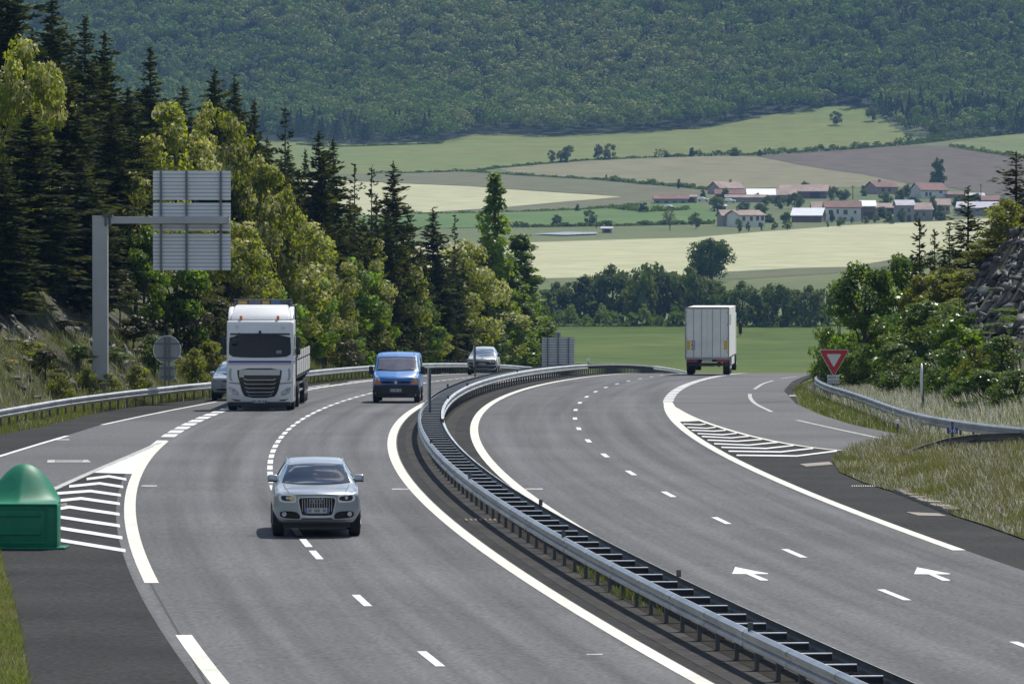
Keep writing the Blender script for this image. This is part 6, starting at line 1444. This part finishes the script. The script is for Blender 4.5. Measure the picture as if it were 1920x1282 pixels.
# ------------------------------------------------------------------ the village
M['roof_red'] = mat('red_roof_tiles', (.20, .105, .08), .85, var=.2, scale=.6, var2=.15, scale2=.15)
M['roof_pink'] = mat('faded_pink_roof_tiles', (.31, .225, .185), .85, var=.18, scale=.6, var2=.15, scale2=.15)
M['roof_white'] = mat('pale_metal_roof', (.72, .72, .74), .5, var=.08, scale=.4)
M['roof_lilac'] = mat('fibre_cement_roof', (.46, .44, .47), .8, var=.15, scale=.5)
M['wall_white'] = mat('white_render', (.62, .61, .57), .9, var=.06, scale=.4, var2=.06, scale2=.1)
M['wall_pink'] = mat('pinkish_render', (.30, .25, .22), .9, var=.1, scale=.5)
M['wall_grey'] = mat('grey_stone_wall', (.25, .235, .23), .9, var=.2, scale=.7)
M['wall_tan'] = mat('tan_render', (.42, .31, .18), .9, var=.1, scale=.5)
M['wall_brown'] = mat('brown_stone_wall', (.17, .125, .10), .9, var=.2, scale=.7)
M['wall_green'] = mat('greenish_sheeting', (.24, .30, .25), .8, var=.1, scale=.5)
M['pane'] = mat('dark_window', (.04, .045, .05), .3, var=.1)
M['door'] = mat('dark_doorway', (.07, .06, .05), .7, var=.2)
M['wood'] = mat('utility_pole_wood', (.10, .075, .055), .9, var=.2)
def house(label, x0, x1, base, eave, ridge, depth, wall, roof, axis='x', yaw=0., wins=(), doors=(), name='house', cat='house', chim=0, Yadd=0):
    """x0..x1, base, eave, ridge: extent in the survey photo; axis x = ridge runs across the view, y = gable to the viewer"""
    X, Y = FW((x0+x1)/2, base); Y += Yadd; s = Y/F; z = tz(X, Y)-.6; w = (x1-x0)*s; hw_ = (base-eave)*s+.6; hr = (base-ridge)*s+.6
    o = thing(name, label, cat, (X, Y, z), math.radians(yaw)); d = depth; e = .45
    mb = MB()
    if axis == 'x': prof = [(0, 0), (d, 0), (d, hw_), (d/2, hr-.15), (0, hw_)]; mb.prism(prof, -w/2, w/2, axis='x')
    else: prof = [(-w/2, 0), (w/2, 0), (w/2, hw_), (0, hr-.15), (-w/2, hw_)]; mb.prism(prof, 0, d, axis='y')
    mb.build('wall', wall, o)
    mb = MB(); t = .22
    if axis == 'x':
        k = (hr-hw_)/(d/2)
        for s_ in (0, 1):
            a, b = (-e, d/2) if s_ == 0 else (d+e, d/2); za = hw_-e*k; mb.prism([(a, za), (b, hr), (b, hr+t), (a, za+t)], -w/2-e, w/2+e, axis='x')
    else:
        k = (hr-hw_)/(w/2)
        for s_ in (-1, 1): mb.prism([(s_*(w/2+e), hw_-e*k), (0, hr), (0, hr+t), (s_*(w/2+e), hw_-e*k+t)], -e, d+e, axis='y')
    r_ = mb.build('roof', roof, o)
    if chim:
        cx = w*chim; mb = MB(); zc = hr+.9
        if axis == 'x': mb.box(cx-.35, cx+.35, d/2-.35, d/2+.35, hr-.5, zc)
        else: mb.box(-.35, .35, d*.5-.35, d*.5+.35, hr-.5, zc)
        mb.build('chimney', 'wall_pink', r_)
    for (u, v, ww, hh) in wins:
        mb = MB(); cx = (u-.5)*w; cz = .6+v*(hw_-.6); mb.box(cx-ww/2, cx+ww/2, -.04, .1, cz-hh/2, cz+hh/2); f_ = mb.build('window', 'pane', o)
        mb = MB(); mb.box(cx-ww/2-.12, cx+ww/2+.12, -.09, .05, cz-hh/2-.15, cz-hh/2-.01); mb.build('sill', 'concrete', f_)
    for (u, ww, hh) in doors:
        mb = MB(); cx = (u-.5)*w; mb.box(cx-ww/2, cx+ww/2, -.05, .1, .5, .6+hh); mb.build('door', 'door', o)
    return o
w3 = ((.2, .62, .9, 1.2), (.5, .62, .9, 1.2), (.8, .62, .9, 1.2))
house('long low barn with green wall and dark red roof left of the farm', 1227, 1290, 382, 373.5, 365.5, 8, 'wall_green', 'roof_red', wins=((.1, .35, 1.2, .6), (.35, .35, 1.2, .6), (.6, .35, 1.2, .6), (.85, .35, 1.2, .6)), name='barn', cat='barn')
house('pale end building with a dark doorway beside the long low barn', 1290, 1306, 381, 370, 366.5, 7, 'wall_pink', 'roof_pink', 'x', doors=((.35, 2.2, 1.9),), name='barn', cat='barn')
house('pink gabled farmhouse above the farm courtyard', 1347, 1398, 364, 353, 341, 9, 'wall_pink', 'roof_pink', 'x', 28, w3, chim=.2)
house('low red roofed outbuilding under the pink farmhouse', 1342, 1410, 371, 364, 356, 6, 'wall_brown', 'roof_red', name='outbuilding', cat='barn')
house('barn with the bright white metal roof in the farm', 1402, 1453, 377, 366, 355, 10, 'wall_pink', 'roof_white', name='barn', cat='barn')
house('faded pink roofed barn right of the bright white roof', 1453, 1492, 376, 366, 354, 10, 'wall_pink', 'roof_pink', name='barn', cat='barn', yaw=-4)
house('long brown barn at the top of the farm, right end', 1462, 1552, 374, 361, 349, 12, 'wall_brown', 'roof_pink', name='barn', cat='barn', yaw=-10, doors=((.75, 3.5, 2.6),), Yadd=8)
house('low pinkish shed wall in front of the farm courtyard', 1360, 1436, 379, 370, 365.5, 5, 'wall_pink', 'roof_pink', name='shed', cat='shed', Yadd=-4)
house('left wing of the white farmhouse with faded roof', 1355, 1388, 425, 405, 395, 8, 'wall_pink', 'roof_pink', 'x', 10, ((.3, .7, .9, 1.2), (.75, .3, .9, 1.2)), Yadd=3)
house('white farmhouse whose gable wall shows small dark windows', 1385, 1437, 425.5, 404, 395, 10, 'wall_white', 'roof_pink', 'x', 24, ((.15, .72, .9, 1.2), (.45, .72, .9, 1.2), (.70, .75, .9, 1.2), (.9, .75, .9, 1.2), (.8, .2, .9, 1.2)), chim=-.3)
house('tiny grey shed beside the farm bushes', 1345, 1361, 396, 387, 384.5, 4, 'wall_grey', 'roof_lilac', name='shed', cat='shed', doors=((.5, 1.5, 1.2),))
house('small shed with a dazzling white roof left of the long white house', 1484, 1540, 417, 404, 391, 9, 'wall_brown', 'roof_white', name='shed', cat='shed', yaw=-12)
house('long white house with red roof and arched dark windows', 1547, 1614, 415, 389, 378, 9, 'wall_white', 'roof_red', 'x', 0, ((.16, .66, 1.3, 1.3), (.35, .70, .7, 1.3), (.57, .66, 1.3, 1.3), (.84, .66, .7, .8), (.2, .2, .6, .7), (.55, .2, 1.0, .6)))
house('pinkish annex at the left end of the long white house', 1524, 1548, 413, 392, 379, 8, 'wall_pink', 'roof_pink', 'x', 0, doors=((.5, 1.8, 2),), name='annex', cat='house', Yadd=1.5)
house('brown barn with pale roof right of the long white house', 1615, 1641, 412, 387, 377, 9, 'wall_brown', 'roof_white', name='barn', cat='barn', doors=((.5, 3, 2.4),))
house('pink roofed sheds beside the brown barn', 1641, 1681, 402, 390, 382, 8, 'wall_pink', 'roof_pink', name='shed', cat='shed', doors=((.7, 2, 2),))
house('narrow grey stone house standing tall among the village', 1682, 1714, 416, 385, 376, 8, 'wall_grey', 'roof_lilac', 'x', 4, ((.3, .7, .8, 1.1), (.7, .7, .8, 1.1), (.3, .3, .8, 1.1)), doors=((.7, 1.2, 2.1),))
house('grey house with pink roof beside the narrow stone house', 1706, 1748, 414, 393, 381, 8, 'wall_grey', 'roof_pink', 'x', 8, ((.3, .6, .8, 1.1), (.6, .6, .8, 1.1)), doors=((.2, 1.2, 2.1),), Yadd=-2)
house('tan house half hidden by dark trees', 1748, 1781, 402, 385, 374, 8, 'wall_tan', 'roof_pink', 'x', 0, ((.6, .6, .8, 1.1), (.85, .6, .8, 1.1)))
house('upper gabled house with pink roof standing alone', 1641, 1686, 364, 351, 341, 9, 'wall_pink', 'roof_red', 'x', 24, ((.3, .6, .9, 1.2), (.6, .6, .9, 1.2)), chim=-.1)
house('upper house with red roof below the tall dark tree', 1725, 1778, 372, 357, 344, 10, 'wall_white', 'roof_red', 'x', 20, ((.2, .5, .9, 1.2), (.35, .5, .9, 1.2), (.75, .85, .9, 1.2)))
house('long low red roofed shed right of the upper red roofed house', 1772, 1806, 371, 365, 360, 8, 'wall_pink', 'roof_red', name='shed', cat='shed', Yadd=-3)
house('low grey roofed shed before the brown field at right', 1812, 1845, 376, 368, 363, 8, 'wall_grey', 'roof_lilac', name='shed', cat='shed')
house('low red roofed shed at the right end of the village', 1842, 1874, 385, 376, 368, 8, 'wall_brown', 'roof_red', name='shed', cat='shed')
house('lilac roofed barn with a pale gable above the wheat', 1794, 1870, 405, 390, 379, 11, 'wall_grey', 'roof_lilac', name='barn', cat='barn', yaw=-8)
house('small dark hut at the end of the pond', 1129, 1147, 437, 429, 426.5, 4, 'wall_grey', 'roof_lilac', name='hut', cat='shed', doors=((.5, 1.6, 1.2),))
for px, b, t, lab in ((1599, 374, 348, 'wooden utility pole rising from the bushes left of the upper gabled house'), (1703, 374, 352, 'short utility pole between the upper gabled house and red roofed house'), (1839, 378, 345, 'tall utility pole right of the village'), (1118, 428, 402, 'thin utility pole beside the round topped pasture tree')):
    X, Y = FW(px, b); z = tz(X, Y); o = thing('utility_pole', lab, 'pole', (X, Y, z)); h = (b-t)/F*Y
    mb = MB(); mb.tube([(0, 0, -.3), (0, 0, h)], [.16, .11], 8); mb.build('pole', 'wood', o); mb = MB(); mb.box(-.7, .7, -.06, .06, h-.6, h-.45); mb.build('cross_arm', 'wood', o)
for px, b, lab in ((1253, 391, 'white car parked on the pasture below the long low barn'),):
    X, Y = FW(px+15, b+3); o = thing('parked_car', lab, 'car', (X, Y, tz(X, Y)+.2), math.radians(70))
    b_ = loft_body(rows_suv(.9, .95, 4.2), n=20); b_.build('body', 'white', o, smooth=True)
    for s in (-1, 1):
        for y in (.85, 3.3): wheel(o, s*.75, y, .32, .22)
for px, b, lab in ((1328, 377.5, 'white car in the farm yard right of the long low barn'), (1378, 380, 'pale car parked beside the low pinkish shed wall')):
    X, Y = FW(px, b); Y -= 9; o = thing('parked_car', lab, 'car', (X, Y, tz(X, Y)+.2), math.radians(82))
    b_ = loft_body(rows_suv(.9, .95, 4.2), n=20); b_.build('body', 'white', o, smooth=True)
    for s in (-1, 1):
        for y in (.85, 3.3): wheel(o, s*.75, y, .32, .22)
# ------------------------------------------------------------------ camera, sky, sun, air
cam = bpy.data.cameras.new('camera'); cam.sensor_width = 36; cam.lens = F/1920*36; cam.clip_start = 1; cam.clip_end = 12000
co = bpy.data.objects.new('camera', cam); COL.objects.link(co); co.location = (0, 0, CZ); co.rotation_euler = (math.pi/2-math.atan((641-YH)/F), 0, 0); scene.camera = co
sv = Vector((.33, .55, 1.0)).normalized(); el = math.asin(sv.z); az = math.atan2(sv.x, sv.y)
w = bpy.data.worlds.new('World'); scene.world = w; w.use_nodes = True; nt = w.node_tree; nt.nodes.clear()
out = N(nt, 'ShaderNodeOutputWorld'); bg = N(nt, 'ShaderNodeBackground'); L(nt, bg.outputs[0], out.inputs[0])
sky = N(nt, 'ShaderNodeTexSky', sky_type='NISHITA'); sky.sun_disc = False; sky.sun_elevation = el; sky.sun_rotation = az; sky.air_density = 1.0; sky.dust_density = .35
# drifting cumulus over the blue
tc = N(nt, 'ShaderNodeTexCoord'); mp = N(nt, 'ShaderNodeMapping'); mp.inputs['Scale'].default_value = (1, 1, 2.6); L(nt, tc.outputs['Generated'], mp.inputs[0])
no = N(nt, 'ShaderNodeTexNoise'); no.inputs['Scale'].default_value = 4.5; no.inputs['Detail'].default_value = 8; no.inputs['Roughness'].default_value = .6; L(nt, mp.outputs[0], no.inputs['Vector'])
mr = N(nt, 'ShaderNodeMapRange'); mr.inputs[1].default_value = .55; mr.inputs[2].default_value = .63; L(nt, no.outputs[0], mr.inputs[0])
mx = N(nt, 'ShaderNodeMix', data_type='RGBA'); L(nt, mr.outputs[0], mx.inputs[0]); L(nt, sky.outputs[0], mx.inputs[6]); mx.inputs[7].default_value = (12, 12.1, 12.4, 1)
L(nt, mx.outputs[2], bg.inputs[0]); bg.inputs[1].default_value = .115
sun = bpy.data.lights.new('sun', 'SUN'); sun.energy = 4.8; sun.angle = math.radians(.55); sun.color = (1, .955, .88)
so = bpy.data.objects.new('sun', sun); COL.objects.link(so); so.rotation_euler = sv.to_track_quat('Z', 'Y').to_euler(); so.location = (60, 100, 180)
mb = MB(); mb.box(-915, 915, -60, 3515, -14, 330); hz = mb.build('haze', [])
m, nt = newmat('haze'); o_ = N(nt, 'ShaderNodeOutputMaterial'); pv = N(nt, 'ShaderNodeVolumePrincipled'); pv.inputs['Color'].default_value = (.30, .57, 1.0, 1); pv.inputs['Density'].default_value = .000066; pv.inputs['Anisotropy'].default_value = .0
L(nt, pv.outputs[0], o_.inputs['Volume']); hz.data.materials.clear(); hz.data.materials.append(m); hz['kind'] = 'stuff'; tag(hz, 'thin bluish haze filling the valley air', 'haze')
scene.view_settings.view_transform = 'Standard'; scene.view_settings.look = 'None'; scene.view_settings.exposure = 0; scene.view_settings.gamma = 1
scene.render.engine = 'CYCLES'; cy = scene.cycles
cy.max_bounces = 6; cy.diffuse_bounces = 3; cy.glossy_bounces = 3; cy.transmission_bounces = 4; cy.volume_bounces = 0; cy.use_denoising = True
cy.sample_clamp_indirect = 6
